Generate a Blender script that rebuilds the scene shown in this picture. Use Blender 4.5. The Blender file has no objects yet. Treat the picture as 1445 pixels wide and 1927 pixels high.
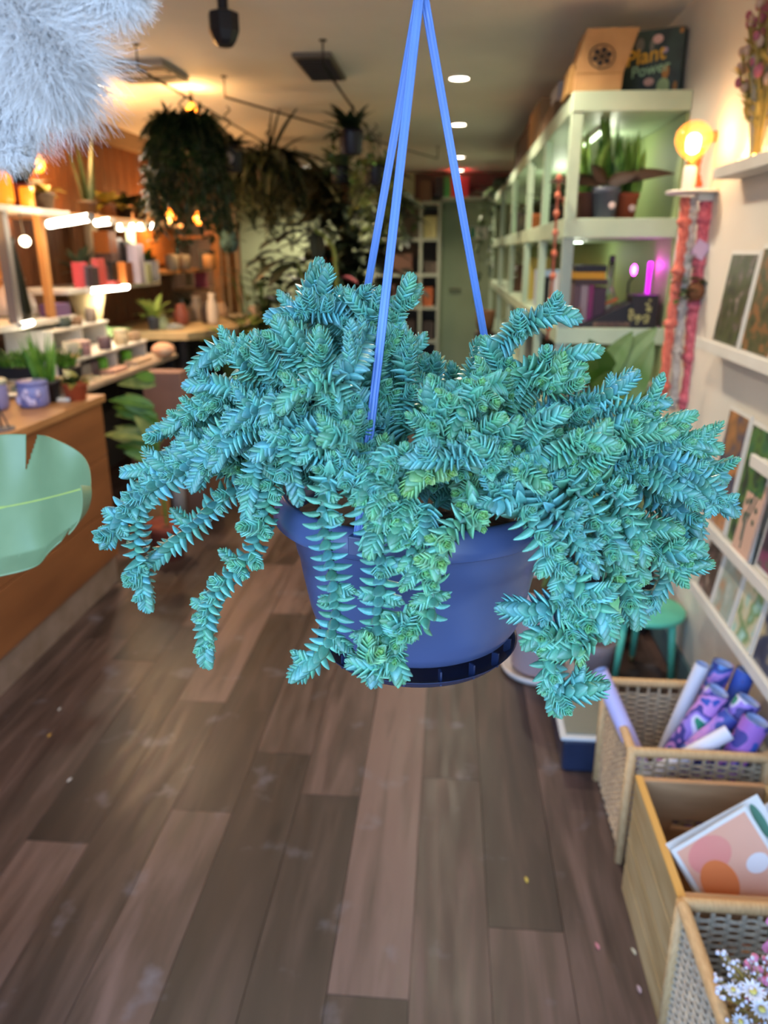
import bpy, math, random
import numpy as np
from mathutils import Vector, Matrix
R = random.Random(7)
NR = np.random.RandomState(11)
PI = math.pi
SC = bpy.context.scene
COL = SC.collection
# ---------- camera frame (the image is 1445x1927) ----------
W_, H_, F_, VPX, VPY, EYE = 1445, 1927, 1450.0, 850.0, 475.0, 1.5
_d = np.array([(VPX - W_/2)/F_, -(VPY - H_/2)/F_, -1.0]); _d /= np.linalg.norm(_d)
_u = np.array([0, -_d[2], _d[1]]); _u /= np.linalg.norm(_u)
if _u[1] < 0: _u = -_u
_x = np.cross(_d, _u)
MC = np.array([_x, _d, _u])
def ray(px, py): return MC @ np.array([(px - W_/2)/F_, -(py - H_/2)/F_, -1.0])
def AY(px, py, y):
    r = ray(px, py); return r*(y/r[1]) + np.array([0, 0, EYE])
def AX(px, py, x):
    r = ray(px, py); return r*(x/r[0]) + np.array([0, 0, EYE])
def AZ(px, py, z):
    r = ray(px, py); return r*((z-EYE)/r[2]) + np.array([0, 0, EYE])
cam = bpy.data.cameras.new('camera'); camo = bpy.data.objects.new('camera', cam); COL.objects.link(camo)
camo.matrix_world = Matrix(((MC[0][0], MC[0][1], MC[0][2], 0), (MC[1][0], MC[1][1], MC[1][2], 0), (MC[2][0], MC[2][1], MC[2][2], EYE), (0, 0, 0, 1)))
cam.sensor_fit = 'VERTICAL'; cam.sensor_height = 36; cam.sensor_width = 27; cam.lens = F_/H_*36
cam.clip_start = 0.02
cam.dof.use_dof = True; cam.dof.focus_distance = 0.565; cam.dof.aperture_fstop = 6.6
SC.camera = camo
# ---------- colour + materials ----------
def lin(c):
    if isinstance(c, str):
        c = tuple(int(c[i:i+2], 16)/255 for i in (0, 2, 4))
    return tuple(((v/12.92) if v <= .04045 else ((v+.055)/1.055)**2.4) for v in c[:3])
MATS = {}
def mat(name, col, rough=.6, metal=0, col2=None, nscale=20, stretch=(1, 1, 1), bump=0, bscale=60, trans=0, emit=0, ecol=None, sss=0, alpha=1, ior=1.45, spec=.5, coat=0, detail=3, contrast=(.35, .65)):
    if name in MATS: return MATS[name]
    m = bpy.data.materials.new(name); m.use_nodes = True; nt = m.node_tree; b = nt.nodes['Principled BSDF']
    L = nt.links.new
    b.inputs['Base Color'].default_value = (*lin(col), 1); b.inputs['Roughness'].default_value = rough
    b.inputs['Metallic'].default_value = metal; b.inputs['IOR'].default_value = ior
    b.inputs['Specular IOR Level'].default_value = spec
    if coat: b.inputs['Coat Weight'].default_value = coat
    if trans: b.inputs['Transmission Weight'].default_value = trans
    if alpha < 1: b.inputs['Alpha'].default_value = alpha
    if sss:
        b.inputs['Subsurface Weight'].default_value = sss; b.inputs['Subsurface Radius'].default_value = (.4, .6, .3); b.inputs['Subsurface Scale'].default_value = .004
    if emit:
        b.inputs['Emission Color'].default_value = (*lin(ecol or col), 1); b.inputs['Emission Strength'].default_value = emit
    if col2 or bump:
        tc = nt.nodes.new('ShaderNodeTexCoord'); mp = nt.nodes.new('ShaderNodeMapping'); mp.inputs['Scale'].default_value = stretch
        L(tc.outputs['Object'], mp.inputs['Vector'])
    if col2:
        n = nt.nodes.new('ShaderNodeTexNoise'); n.inputs['Scale'].default_value = nscale; n.inputs['Detail'].default_value = detail
        L(mp.outputs['Vector'], n.inputs['Vector'])
        r = nt.nodes.new('ShaderNodeValToRGB'); r.color_ramp.elements[0].color = (*lin(col), 1); r.color_ramp.elements[1].color = (*lin(col2), 1)
        r.color_ramp.elements[0].position = contrast[0]; r.color_ramp.elements[1].position = contrast[1]
        L(n.outputs['Fac'], r.inputs['Fac']); L(r.outputs['Color'], b.inputs['Base Color'])
    if bump:
        n2 = nt.nodes.new('ShaderNodeTexNoise'); n2.inputs['Scale'].default_value = bscale; L(mp.outputs['Vector'], n2.inputs['Vector'])
        bp = nt.nodes.new('ShaderNodeBump'); bp.inputs['Strength'].default_value = bump; bp.inputs['Distance'].default_value = .003
        L(n2.outputs['Fac'], bp.inputs['Height']); L(bp.outputs['Normal'], b.inputs['Normal'])
    MATS[name] = m; return m
def artmat(name, cols, scale=12, seed=0.0, rough=.4, detail=2, kind='noise', stretch=(1,1,1)):
    """printed art: patches of several ink colours"""
    m = bpy.data.materials.new(name); m.use_nodes = True; nt = m.node_tree; b = nt.nodes['Principled BSDF']; L = nt.links.new
    tc = nt.nodes.new('ShaderNodeTexCoord'); mp = nt.nodes.new('ShaderNodeMapping'); mp.inputs['Location'].default_value = (seed, seed*1.7, seed*.6); mp.inputs['Scale'].default_value = stretch
    L(tc.outputs['Object'], mp.inputs['Vector'])
    n = nt.nodes.new('ShaderNodeTexNoise'); n.inputs['Scale'].default_value = scale; n.inputs['Detail'].default_value = detail
    L(mp.outputs['Vector'], n.inputs['Vector'])
    r = nt.nodes.new('ShaderNodeValToRGB'); cr = r.color_ramp; cr.interpolation = 'CONSTANT' if kind == 'hard' else 'LINEAR'
    k = len(cols)
    cr.elements[0].position = .3; cr.elements[0].color = (*lin(cols[0]), 1)
    cr.elements[1].position = .7; cr.elements[1].color = (*lin(cols[-1]), 1)
    for i in range(1, k-1):
        e = cr.elements.new(.3 + .4*i/(k-1)); e.color = (*lin(cols[i]), 1)
    L(n.outputs['Fac'], r.inputs['Fac']); L(r.outputs['Color'], b.inputs['Base Color']); b.inputs['Roughness'].default_value = rough
    return m
# ---------- geometry accumulator ----------
class G:
    def __init__(s): s.v = []; s.f = []; s.n = 0
    def add(s, v, f):
        v = np.asarray(v, float).reshape(-1, 3)
        s.v.append(v); s.f += [tuple(i + s.n for i in q) for q in f]; s.n += len(v); return s
    def box(s, c, size, rz=0, rx=0, ry=0, taper=1.0):
        hx, hy, hz = [k/2 for k in size]
        v = np.array([(x*hx*(taper if z > 0 else 1), y*hy*(taper if z > 0 else 1), z*hz) for z in (-1, 1) for y in (-1, 1) for x in (-1, 1)])
        M = Matrix.Rotation(rz, 3, 'Z') @ Matrix.Rotation(ry, 3, 'Y') @ Matrix.Rotation(rx, 3, 'X')
        v = v @ np.array(M).T + np.array(c)
        return s.add(v, [(0, 2, 3, 1), (4, 5, 7, 6), (0, 1, 5, 4), (2, 6, 7, 3), (0, 4, 6, 2), (1, 3, 7, 5)])
    def span(s, a, b):  # box by two corners
        a = np.array(a, float); b = np.array(b, float); return s.box((a+b)/2, np.abs(b-a))
    def lathe(s, c, prof, n=24, cap=True, tilt=None):
        v = []; f = []
        for (r, z) in prof:
            for k in range(n):
                a = 2*PI*k/n; v.append((r*math.cos(a), r*math.sin(a), z))
        m = len(prof)
        for i in range(m-1):
            for k in range(n):
                k2 = (k+1) % n; f.append((i*n+k, i*n+k2, (i+1)*n+k2, (i+1)*n+k))
        if cap:
            if prof[0][0] > 1e-5: f.append(tuple(range(n-1, -1, -1)))
            if prof[-1][0] > 1e-5: f.append(tuple((m-1)*n+k for k in range(n)))
        v = np.array(v)
        if tilt is not None: v = v @ np.array(tilt).T
        return s.add(v + np.array(c), f)
    def tube(s, pts, r, n=8, cap=True):
        P = np.array(pts, float); m = len(P); rr = np.full(m, r) if np.isscalar(r) else np.array(r)
        T = np.gradient(P, axis=0); T /= (np.linalg.norm(T, axis=1)[:, None] + 1e-12)
        up = np.array([0, 0, 1.0]) if abs(T[0][2]) < .9 else np.array([1.0, 0, 0])
        v = []; N = np.cross(T[0], up); N /= np.linalg.norm(N)
        for i in range(m):
            N = N - T[i]*np.dot(N, T[i]); N /= (np.linalg.norm(N)+1e-12); B = np.cross(T[i], N)
            for k in range(n):
                a = 2*PI*k/n; v.append(P[i] + rr[i]*(math.cos(a)*N + math.sin(a)*B))
        f = [(i*n+k, i*n+(k+1) % n, (i+1)*n+(k+1) % n, (i+1)*n+k) for i in range(m-1) for k in range(n)]
        if cap: f += [tuple(range(n-1, -1, -1)), tuple((m-1)*n+k for k in range(n))]
        return s.add(v, f)
    def ball(s, c, r, n=12, sc=(1, 1, 1)):
        v = []; f = []; m = n//2
        for i in range(m+1):
            t = PI*i/m
            for k in range(n):
                a = 2*PI*k/n; v.append((r*sc[0]*math.sin(t)*math.cos(a), r*sc[1]*math.sin(t)*math.sin(a), r*sc[2]*math.cos(t)))
        for i in range(m):
            for k in range(n): f.append((i*n+k, (i+1)*n+k, (i+1)*n+(k+1) % n, i*n+(k+1) % n))
        return s.add(np.array(v)+np.array(c), f)
    def prism(s, poly, y0, y1, axis='y'):
        """poly in (x,z), extruded along y (or (y,z) along x)"""
        n = len(poly); v = []
        for t in (y0, y1):
            for (a, b) in poly: v.append((a, t, b) if axis == 'y' else ((t, a, b) if axis == 'x' else (a, b, t)))
        f = [tuple(range(n)), tuple(range(2*n-1, n-1, -1))] + [(i, n+i, n+(i+1) % n, (i+1) % n) for i in range(n)]
        return s.add(v, f)
    def leaf(s, base, d, L, Wd, droop=.5, fold=.15, prof='oval', n=7, up=(0, 0, 1), twist=0, wave=0):
        """one leaf blade: midrib bending down, two halves folded along it"""
        P = np.array(base, float); d = np.array(d, float); d /= np.linalg.norm(d); up = np.array(up, float)
        side = np.cross(d, up)
        if np.linalg.norm(side) < 1e-3: side = np.cross(d, [1, 0.2, 0])
        side /= np.linalg.norm(side)
        if twist: side = np.array(Matrix.Rotation(twist, 3, Vector(d)) @ Vector(side))
        v = []; f = []; st = L/(n-1)
        for i in range(n):
            t = i/(n-1)
            if prof == 'oval': w = math.sin(PI*min(1, t**.8*.98+.02))**.8
            elif prof == 'heart': w = (1-t)**.55*min(1, (t+.12)*5)
            elif prof == 'strap': w = min(1, t*5+.45)*(1-t**4)
            elif prof == 'sword': w = min(1, t*3+.6)*(1-t)**.6
            else: w = 1
            nrm = np.cross(side, d)
            hw = Wd/2*w
            z = nrm*hw*fold*2
            wv = nrm*wave*math.sin(t*14)*hw
            v += [P - side*hw + z + wv, P, P + side*hw + z - wv]
            P = P + d*st
            d = d + np.array([0, 0, -1.0])*droop/(n-1); d /= np.linalg.norm(d)
        for i in range(n-1):
            a = i*3; f += [(a, a+1, a+4, a+3), (a+1, a+2, a+5, a+4)]
        return s.add(v, f)
ORIG = {}
def mk(name, g, m, parent=None, smooth=False, bevel=0, origin=None, col=None):
    v = np.concatenate(g.v) if g.v else np.zeros((0, 3))
    if parent is not None: o = ORIG[parent.name]
    elif origin is not None: o = np.array(origin, float)
    else:
        o = np.array([(v[:, 0].min()+v[:, 0].max())/2, (v[:, 1].min()+v[:, 1].max())/2, v[:, 2].min()])
    me = bpy.data.meshes.new(name); me.from_pydata((v-o).tolist(), [], g.f)
    if smooth: me.polygons.foreach_set('use_smooth', [True]*len(me.polygons))
    me.update()
    me.materials.append(m)
    ob = bpy.data.objects.new(name, me); COL.objects.link(ob)
    if parent is None: ob.location = o
    else: ob.parent = parent
    ORIG[ob.name] = o
    if bevel:
        bv = ob.modifiers.new('bevel', 'BEVEL'); bv.width = bevel; bv.segments = 2; bv.limit_method = 'ANGLE'
    return ob
def thing(name, label, cat, loc, group=None):
    o = bpy.data.objects.new(name, None); COL.objects.link(o); o.location = [float(k) for k in loc]; o.empty_display_size = .02
    ORIG[o.name] = np.array(loc, float); o['label'] = label; o['category'] = cat
    if group: o['group'] = group
    return o
def solo(name, label, cat, g, m, group=None, smooth=False, bevel=0):
    o = mk(name, g, m, None, smooth, bevel); o['label'] = label; o['category'] = cat
    if group: o['group'] = group
    return o
def struct(name, g, m, smooth=False, bevel=0):
    o = mk(name, g, m, None, smooth, bevel, origin=(0, 0, 0)); o['kind'] = 'structure'; return o
def copy_thing(o, dloc, label=None, group=None, rz=0):
    r = o.copy(); COL.objects.link(r); r.location = Vector(o.location) + Vector(dloc)
    if rz: r.rotation_euler[2] += rz
    ORIG[r.name] = ORIG[o.name]
    if label: r['label'] = label
    if group: r['group'] = group
    for ch in list(o.children):
        c = ch.copy(); COL.objects.link(c); c.parent = r
        for g2 in list(ch.children):
            e = g2.copy(); COL.objects.link(e); e.parent = c
    return r
def text_part(txt, parent, name, m, loc, size, rot, extrude=.0006, font_shear=0):
    cu = bpy.data.curves.new(name, 'FONT'); cu.body = txt; cu.size = size; cu.extrude = extrude; cu.align_x = 'CENTER'; cu.align_y = 'CENTER'; cu.shear = font_shear; cu.offset = size*.012
    tmp = bpy.data.objects.new('tmp', cu); COL.objects.link(tmp)
    dg = bpy.context.evaluated_depsgraph_get(); me = bpy.data.meshes.new_from_object(tmp.evaluated_get(dg)); bpy.data.objects.remove(tmp)
    me.materials.clear(); me.materials.append(m)
    o = bpy.data.objects.new(name, me); COL.objects.link(o); o.parent = parent
    o.location = Vector(np.array(loc) - ORIG[parent.name]); o.rotation_euler = rot
    ORIG[o.name] = ORIG[parent.name]
    return o
def plight(name, loc, energy, col, r=.03):
    l = bpy.data.lights.new(name, 'POINT'); l.energy = energy; l.color = col; l.shadow_soft_size = r
    o = bpy.data.objects.new(name, l); COL.objects.link(o); o.location = [float(k) for k in loc]; return o
def slight(name, loc, energy, col, ang=110, r=.04, rot=(0, 0, 0)):
    l = bpy.data.lights.new(name, 'SPOT'); l.energy = energy; l.color = col; l.shadow_soft_size = r; l.spot_size = math.radians(ang); l.spot_blend = .6
    o = bpy.data.objects.new(name, l); COL.objects.link(o); o.location = [float(k) for k in loc]; o.rotation_euler = rot; return o
# ---------- shared materials ----------
M_wallR = mat('wall_white', 'dcd5c8', .7, col2='d6cec0', nscale=3)
M_white = mat('white_paint', 'dcd9d0', .45, col2='d2cec4', nscale=6)
M_mint = mat('mint_paint', 'a9bfa4', .5, col2='9fb69b', nscale=4)
M_mintwall = mat('mint_wall', 'b0bd98', .65, col2='a8b590', nscale=3)
M_ceil = mat('ceiling_paint', 'e2ddd6', .8, col2='dad5ce', nscale=2)
M_terra = mat('terracotta', '9a4a30', .8, col2='86402b', nscale=15)
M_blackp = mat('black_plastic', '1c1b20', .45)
M_greyp = mat('grey_plastic', '4b505c', .5)
M_dkmetal = mat('dark_metal', '26231f', .4, metal=.6)
M_glass = mat('clear_glass', 'f2f6f4', .03, trans=1, ior=1.45)
M_soil = mat('soil', '2a1d14', .95, col2='3b2a1c', nscale=60, bump=.6, bscale=90)
M_kraft = mat('kraft_card', 'b08758', .75, col2='a57c4f', nscale=12)
M_leafD = mat('leaf_dark', '1d2a14', .45, col2='141e0f', nscale=12)
M_leafM = mat('leaf_mid', '425c24', .45, col2='2f451b', nscale=12)
M_leafL = mat('leaf_light', '7c9a45', .45, col2='648238', nscale=12)
M_leafY = mat('leaf_yellow', 'a08c30', .5, col2='6f7028', nscale=12)
M_leafG = mat('leaf_grey', '4f604a', .5, col2='3f4f3c', nscale=12)
M_warmwood = mat('shelf_pine', 'b98a58', .55, col2='a0713f', nscale=7, stretch=(1, 6, 6))
# ================= the room =================
XL, XR, YB, YF, ZC = -2.65, .88, 10.0, -1.0, 2.4
# floor of laminate boards: one mesh, each board a quad with its own tone
def floor_mat():
    m = bpy.data.materials.new('laminate_boards'); m.use_nodes = True; nt = m.node_tree; b = nt.nodes['Principled BSDF']; L = nt.links.new
    at = nt.nodes.new('ShaderNodeAttribute'); at.attribute_name = 'tone'
    tc = nt.nodes.new('ShaderNodeTexCoord')
    mp = nt.nodes.new('ShaderNodeMapping'); mp.inputs['Scale'].default_value = (14, 1.6, 1)
    ad = nt.nodes.new('ShaderNodeVectorMath'); ad.operation = 'ADD'
    sc = nt.nodes.new('ShaderNodeVectorMath'); sc.operation = 'SCALE'; sc.inputs['Scale'].default_value = 7.0
    L(at.outputs['Color'], sc.inputs[0]); L(tc.outputs['Object'], mp.inputs['Vector']); L(mp.outputs['Vector'], ad.inputs[0]); L(sc.outputs[0], ad.inputs[1])
    n1 = nt.nodes.new('ShaderNodeTexNoise'); n1.inputs['Scale'].default_value = 1.0; n1.inputs['Detail'].default_value = 5; n1.inputs['Distortion'].default_value = .8
    L(ad.outputs[0], n1.inputs['Vector'])
    n2 = nt.nodes.new('ShaderNodeTexNoise'); n2.inputs['Scale'].default_value = 3.0; n2.inputs['Detail'].default_value = 8
    L(ad.outputs[0], n2.inputs['Vector'])
    sep = nt.nodes.new('ShaderNodeSeparateColor'); L(at.outputs['Color'], sep.inputs[0])
    m1 = nt.nodes.new('ShaderNodeMath'); m1.operation = 'MULTIPLY_ADD'; m1.inputs[1].default_value = 1.1; L(n1.outputs['Fac'], m1.inputs[0])
    m0 = nt.nodes.new('ShaderNodeMath'); m0.operation = 'MULTIPLY_ADD'; m0.inputs[1].default_value = .75; m0.inputs[2].default_value = -.47; L(sep.outputs[0], m0.inputs[0]); L(m0.outputs[0], m1.inputs[2])
    m2 = nt.nodes.new('ShaderNodeMath'); m2.operation = 'MULTIPLY_ADD'; m2.inputs[1].default_value = .35; L(n2.outputs['Fac'], m2.inputs[0]); L(m1.outputs[0], m2.inputs[2])
    r = nt.nodes.new('ShaderNodeValToRGB'); cr = r.color_ramp
    cr.elements[0].position = .1; cr.elements[0].color = (*lin('211816'), 1); cr.elements[1].position = .95; cr.elements[1].color = (*lin('664f48'), 1)
    e = cr.elements.new(.42); e.color = (*lin('30231f'), 1); e = cr.elements.new(.65); e.color = (*lin('46352f'), 1)
    L(m2.outputs[0], r.inputs['Fac'])
    # dusty scuffs
    n3 = nt.nodes.new('ShaderNodeTexNoise'); n3.inputs['Scale'].default_value = 7; n3.inputs['Detail'].default_value = 4; L(tc.outputs['Object'], n3.inputs['Vector'])
    r3 = nt.nodes.new('ShaderNodeValToRGB'); r3.color_ramp.elements[0].position = .62; r3.color_ramp.elements[1].position = .78; r3.color_ramp.elements[1].color = (.55, .55, .55, 1); L(n3.outputs['Fac'], r3.inputs['Fac'])
    mx = nt.nodes.new('ShaderNodeMix'); mx.data_type = 'RGBA'; L(r3.outputs['Color'], mx.inputs[0]); L(r.outputs['Color'], mx.inputs[6]); mx.inputs[7].default_value = (*lin('77727a'), 1)
    L(mx.outputs[2], b.inputs['Base Color'])
    rr = nt.nodes.new('ShaderNodeMapRange'); rr.inputs[1].default_value = .3; rr.inputs[2].default_value = .7; rr.inputs[3].default_value = .34; rr.inputs[4].default_value = .5
    L(n2.outputs['Fac'], rr.inputs[0]); L(rr.outputs[0], b.inputs['Roughness'])
    bp = nt.nodes.new('ShaderNodeBump'); bp.inputs['Strength'].default_value = .12; bp.inputs['Distance'].default_value = .002; L(n2.outputs['Fac'], bp.inputs['Height']); L(bp.outputs['Normal'], b.inputs['Normal'])
    b.inputs['Specular IOR Level'].default_value = .4
    return m
g = G(); tones = []
joints = {0: (1.216, .95), -1: (1.845, .55), 2: (1.418, .25), 1: (1.95, .3), -2: (2.03, .5), -3: (1.75, .25), -4: (2.3, .8), -5: (1.6, .2)}
g.add([(XL-.1, YF, -.02), (XR+.1, YF, -.02), (XR+.1, YB+.1, -.02), (XL-.1, YB+.1, -.02)], [(0, 1, 2, 3)]); tones.append(.9)
gp = .0008
for k in range(-15, 6):
    x0 = -.224 + .1755*k; x1 = x0+.1755
    x0, x1 = max(x0, XL-.1), min(x1, XR+.1)
    if x1 <= x0: continue
    j, t0 = joints.get(k, (R.uniform(1, 2.2), .5))
    y = j - 1.26*3; idx = 0
    while y < YB:
        ya, yb = max(y, YF), min(y+1.26, YB+.1)
        if yb > ya:
            t = t0 if abs(y-j) < .01 else R.uniform(.05, .75)
            g.add([(x0+gp, ya+gp, 0), (x1-gp, ya+gp, 0), (x1-gp, yb-gp, 0), (x0+gp, yb-gp, 0), (x0+gp, ya+gp, -.02), (x1-gp, ya+gp, -.02), (x1-gp, yb-gp, -.02), (x0+gp, yb-gp, -.02)],
                  [(0, 1, 2, 3), (0, 4, 5, 1), (1, 5, 6, 2), (2, 6, 7, 3), (3, 7, 4, 0)]); tones += [t]*5
        y += 1.26
fl = struct('floor', g, floor_mat())
ca = fl.data.color_attributes.new('tone', 'FLOAT_COLOR', 'CORNER')
cols = []
for p_, t in zip(fl.data.polygons, tones):
    rr_ = (t*7.13) % 1
    cols += [t, rr_, (t*3.7) % 1, 1]*p_.loop_total
ca.data.foreach_set('color', cols)
g = G().span((XL-.1, YF, ZC), (XR+.1, YB+.1, ZC+.1)); struct('ceiling', g, M_ceil)
g = G().span((XR, YF, -.02), (XR+.12, YB+.1, ZC)); struct('wall_right', g, M_wallR)
g = G().span((XL-.12, YF, -.02), (XL, YB+.1, ZC)); 
M_clad = mat('timber_cladding', '7a4a2a', .6, col2='5f3820', nscale=6, stretch=(1, 9, 1))
struct('wall_left', g, M_clad)
g = G().span((XL, YB, -.02), (XR, YB+.12, ZC)); struct('wall_back', g, M_mintwall)
# cladding boards' shadow gaps as battens on the left wall (its pattern, one mesh)
g = G()
for i in range(60):
    y = .2 + i*.165
    g.box((XL+.006, y, 1.2), (.012, .155, 2.4))
struct('trim_1', g, M_clad, bevel=.002)
g = G().span((XL, 1, 2.28), (XL+.09, 9.9, 2.4)); struct('trim_2', g, mat('beam_paint', '8d7258', .7))
g = G().span((XR-.014, -.9, 0), (XR, 3.3, .11)); struct('baseboard_right', g, mat('skirting_blue_grey', '5b7378', .5), bevel=.003)
# back door
M_door = mat('door_mint', '9aa985', .5, col2='92a17d', nscale=3)
xa, xb = AY(830, 500, YB)[0], AY(934, 500, YB)[0]
g = G().span((xa+.03, YB-.05, 0), (xb-.03, YB-.005, 1.99)); d1 = struct('door_1', g, M_door, bevel=.004)
g = G().span((xa-.05, YB-.07, 0), (xa+.03, YB, 2.03)).span((xb-.03, YB-.07, 0), (xb+.05, YB, 2.03)).span((xa-.05, YB-.07, 1.99), (xb+.05, YB, 2.06)); f1 = mk('door_frame', g, mat('frame_mint', '8b9a78', .5), d1)
pp = AY(850, 545, YB-.1)
g = G().tube([(pp[0]-.02, YB-.05, pp[2]), (pp[0]-.02, YB-.1, pp[2]), (pp[0]+.11, YB-.1, pp[2])], .012); mk('door_handle', g, mat('steel', '9a958c', .25, metal=1), d1, True)
# fire exit sign over the door: green half with a running figure, white half with an arrow
pc = AY(893, 438, YB-.055)
t = thing('exit_sign', 'small green and white fire exit sign fixed high on the mint back door', 'sign', (pc[0], YB-.052, pc[2]-.07))
mk('backing', G().box((pc[0], YB-.056, pc[2]), (.3, .006, .14)), mat('sign_white', 'd8dccb', .4), t)
mk('green_panel', G().box((pc[0]-.07, YB-.061, pc[2]), (.15, .004, .12)), mat('sign_green', '12804e', .4), t)
g = G().ball((pc[0]-.06, YB-.065, pc[2]+.035), .012, 8, (1, .2, 1)).tube([(pc[0]-.07, YB-.065, pc[2]+.02), (pc[0]-.08, YB-.065, pc[2]-.01), (pc[0]-.1, YB-.065, pc[2]-.03)], .007, 5).tube([(pc[0]-.08, YB-.065, pc[2]-.01), (pc[0]-.06, YB-.065, pc[2]-.02), (pc[0]-.055, YB-.065, pc[2]-.045)], .007, 5).tube([(pc[0]-.1, YB-.065, pc[2]+.012), (pc[0]-.07, YB-.065, pc[2]+.018), (pc[0]-.04, YB-.065, pc[2]+.005)], .005, 5)
mk('running_figure', g, mat('sign_ink_white', 'e8ece0', .4), t)
g = G().tube([(pc[0]+.07, YB-.062, pc[2]+.035), (pc[0]+.07, YB-.062, pc[2]-.035)], .007, 5).tube([(pc[0]+.045, YB-.062, pc[2]-.01), (pc[0]+.07, YB-.062, pc[2]-.037), (pc[0]+.095, YB-.062, pc[2]-.01)], .007, 5)
mk('arrow', g, MATS['sign_green'], t)
# ---- ceiling fittings ----
def lampmat(n, c, e): return mat(n, c, .4, emit=e, ecol=c)
M_dl = lampmat('downlight_glow', 'fff2dc', 14)
dls = [(864, 144, 'nearest of the line of four'), (863, 232, 'second in the line of four'), (864, 294, 'third in the line of four'), (864, 319, 'farthest of the line, just before the back wall'), (176, 158, 'the lone one above the left shelves by the pale plume')]
first = None
for i, (px, py, w) in enumerate(dls):
    c = AZ(px, py, ZC); c[1] = min(c[1], 9.7)
    lab = 'round white recessed ceiling downlight, ' + w
    if first is None:
        t = thing('ceiling_downlight', lab, 'ceiling light', (c[0], c[1], ZC-.012), 'recessed downlights in the ceiling')
        mk('bezel', G().lathe((c[0], c[1], ZC-.012), [(.052, .0), (.058, .004), (.058, .012)], 20, cap=False), M_white, t, True)
        mk('lens', G().lathe((c[0], c[1], ZC-.009), [(.0, .0), (.052, .0), (.052, .006)], 20), M_dl, t)
        first = t; c0 = c
    else: copy_thing(first, (c[0]-c0[0], c[1]-c0[1], 0), lab)
    slight('downlight_lamp', (c[0], c[1], ZC-.03), 60 if px > 500 else 60, (1, .86, .66), 140, .05)
for (x, y, w, e) in ((.10, 3.15, 'just out of view above the hanging plant', 55), (.10, 1.6, 'over the hanging plant itself', 50), (-1.0, 2.4, 'over the counter front', 45), (-1.6, 9.1, 'in front of the mint wall behind the hanging plants', 130)):
    copy_thing(first, (x-c0[0], y-c0[1], 0), 'round white ceiling downlight added as unseen fill ' + w); slight('downlight_lamp', (x, y, ZC-.03), e, (1, .86, .66), 150, .05)  # unseen downlights added to brighten the plant, counter and mint wall
# ceiling vents
c = AZ(603, 123, ZC)
t = thing('ceiling_vent', 'square dark grey slatted ceiling vent in the middle of the ceiling', 'vent', (c[0], c[1], ZC-.02))
mk('frame', G().box((c[0], c[1], ZC-.01), (.19, .55, .02)), mat('vent_grey', '6b6257', .6), t, bevel=.003)
g = G()
for i in range(9): g.box((c[0], c[1]-.22+i*.055, ZC-.022), (.16, .03, .006), rx=.5)
mk('slats', g, mat('vent_dark', '3f3a34', .6), t)
a = AZ(196, 122, ZC); b = AZ(318, 120, ZC)
t = thing('ceiling_air_unit', 'long dark slotted air conditioning panel in the ceiling by the pale plume', 'air conditioner', ((a[0]+b[0])/2, a[1]+.3, ZC-.03))
mk('frame', G().span((a[0], a[1]-.1, ZC-.03), (b[0], a[1]+.32, ZC)), mat('unit_beige', 'a79a8b', .6), t, bevel=.004)
mk('intake_slot', G().span((a[0]+.01, a[1]-.05, ZC-.036), (b[0]-.01, a[1]+.06, ZC-.029)), M_blackp, t)
mk('vane', G().span((a[0]+.01, a[1]+.14, ZC-.036), (b[0]-.01, a[1]+.26, ZC-.029)), MATS['vent_dark'], t)
# black spotlight hanging just at the frame's top edge
c = AZ(418, -10, ZC)
t = thing('ceiling_spotlight', 'black angular spotlight head mounted on the ceiling at the top of the view', 'spotlight', (c[0], c[1], ZC-.16))
mk('mount', G().lathe((c[0], c[1], ZC-.05), [(.02, -.03), (.02, .05)], 12), M_blackp, t)
mk('housing', G().lathe((c[0], c[1], ZC-.15), [(.03, -.018), (.045, 0), (.058, .03), (.058, .09), (.03, .1)], 8), M_blackp, t, bevel=.003)
# plants' hanging rails on the ceiling
def railing(p0, p1, label):
    t = thing('hanging_rail', label, 'rail', ((p0[0]+p1[0])/2, (p0[1]+p1[1])/2, p0[2]), 'ceiling rails for hanging plants')
    mk('rod', G().tube([p0, p1], .006, 8), M_dkmetal, t, True)
    for q in (p0, p1):
        mk('bracket', G().tube([(q[0], q[1], q[2]), (q[0], q[1], ZC)], .004, 6).lathe((q[0], q[1], ZC-.004), [(.018, 0), (.018, .004)], 12), M_dkmetal, t)
    return t
RZ = 2.3
railing((-1.46, 3.9, RZ), (-1.46, 6.6, RZ), 'black ceiling rail over the left aisle holding the big fern')
railing((-.6, 3.9, RZ), (-.6, 6.8, RZ), 'black ceiling rail nearer the middle holding the leafy black pot')
# ---- world + lights ----
w = bpy.data.worlds.new('world'); SC.world = w; w.use_nodes = True
bg = w.node_tree.nodes['Background']; bg.inputs[1].default_value = 7.6
_n = w.node_tree.nodes; _tc = _n.new('ShaderNodeTexCoord'); _sp = _n.new('ShaderNodeSeparateXYZ'); _rp = _n.new('ShaderNodeValToRGB')
w.node_tree.links.new(_tc.outputs['Generated'], _sp.inputs[0]); w.node_tree.links.new(_sp.outputs['Z'], _rp.inputs['Fac']); w.node_tree.links.new(_rp.outputs['Color'], bg.inputs[0])
_rp.color_ramp.elements[0].position = 0.0; _rp.color_ramp.elements[0].color = (.16, .19, .23, 1); _rp.color_ramp.elements[1].position = .45; _rp.color_ramp.elements[1].color = (.30, .56, 1.0, 1)
_e = _rp.color_ramp.elements.new(.03); _e.color = (.24, .32, .42, 1); _e = _rp.color_ramp.elements.new(.16); _e.color = (.44, .67, 1.0, 1)
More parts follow.
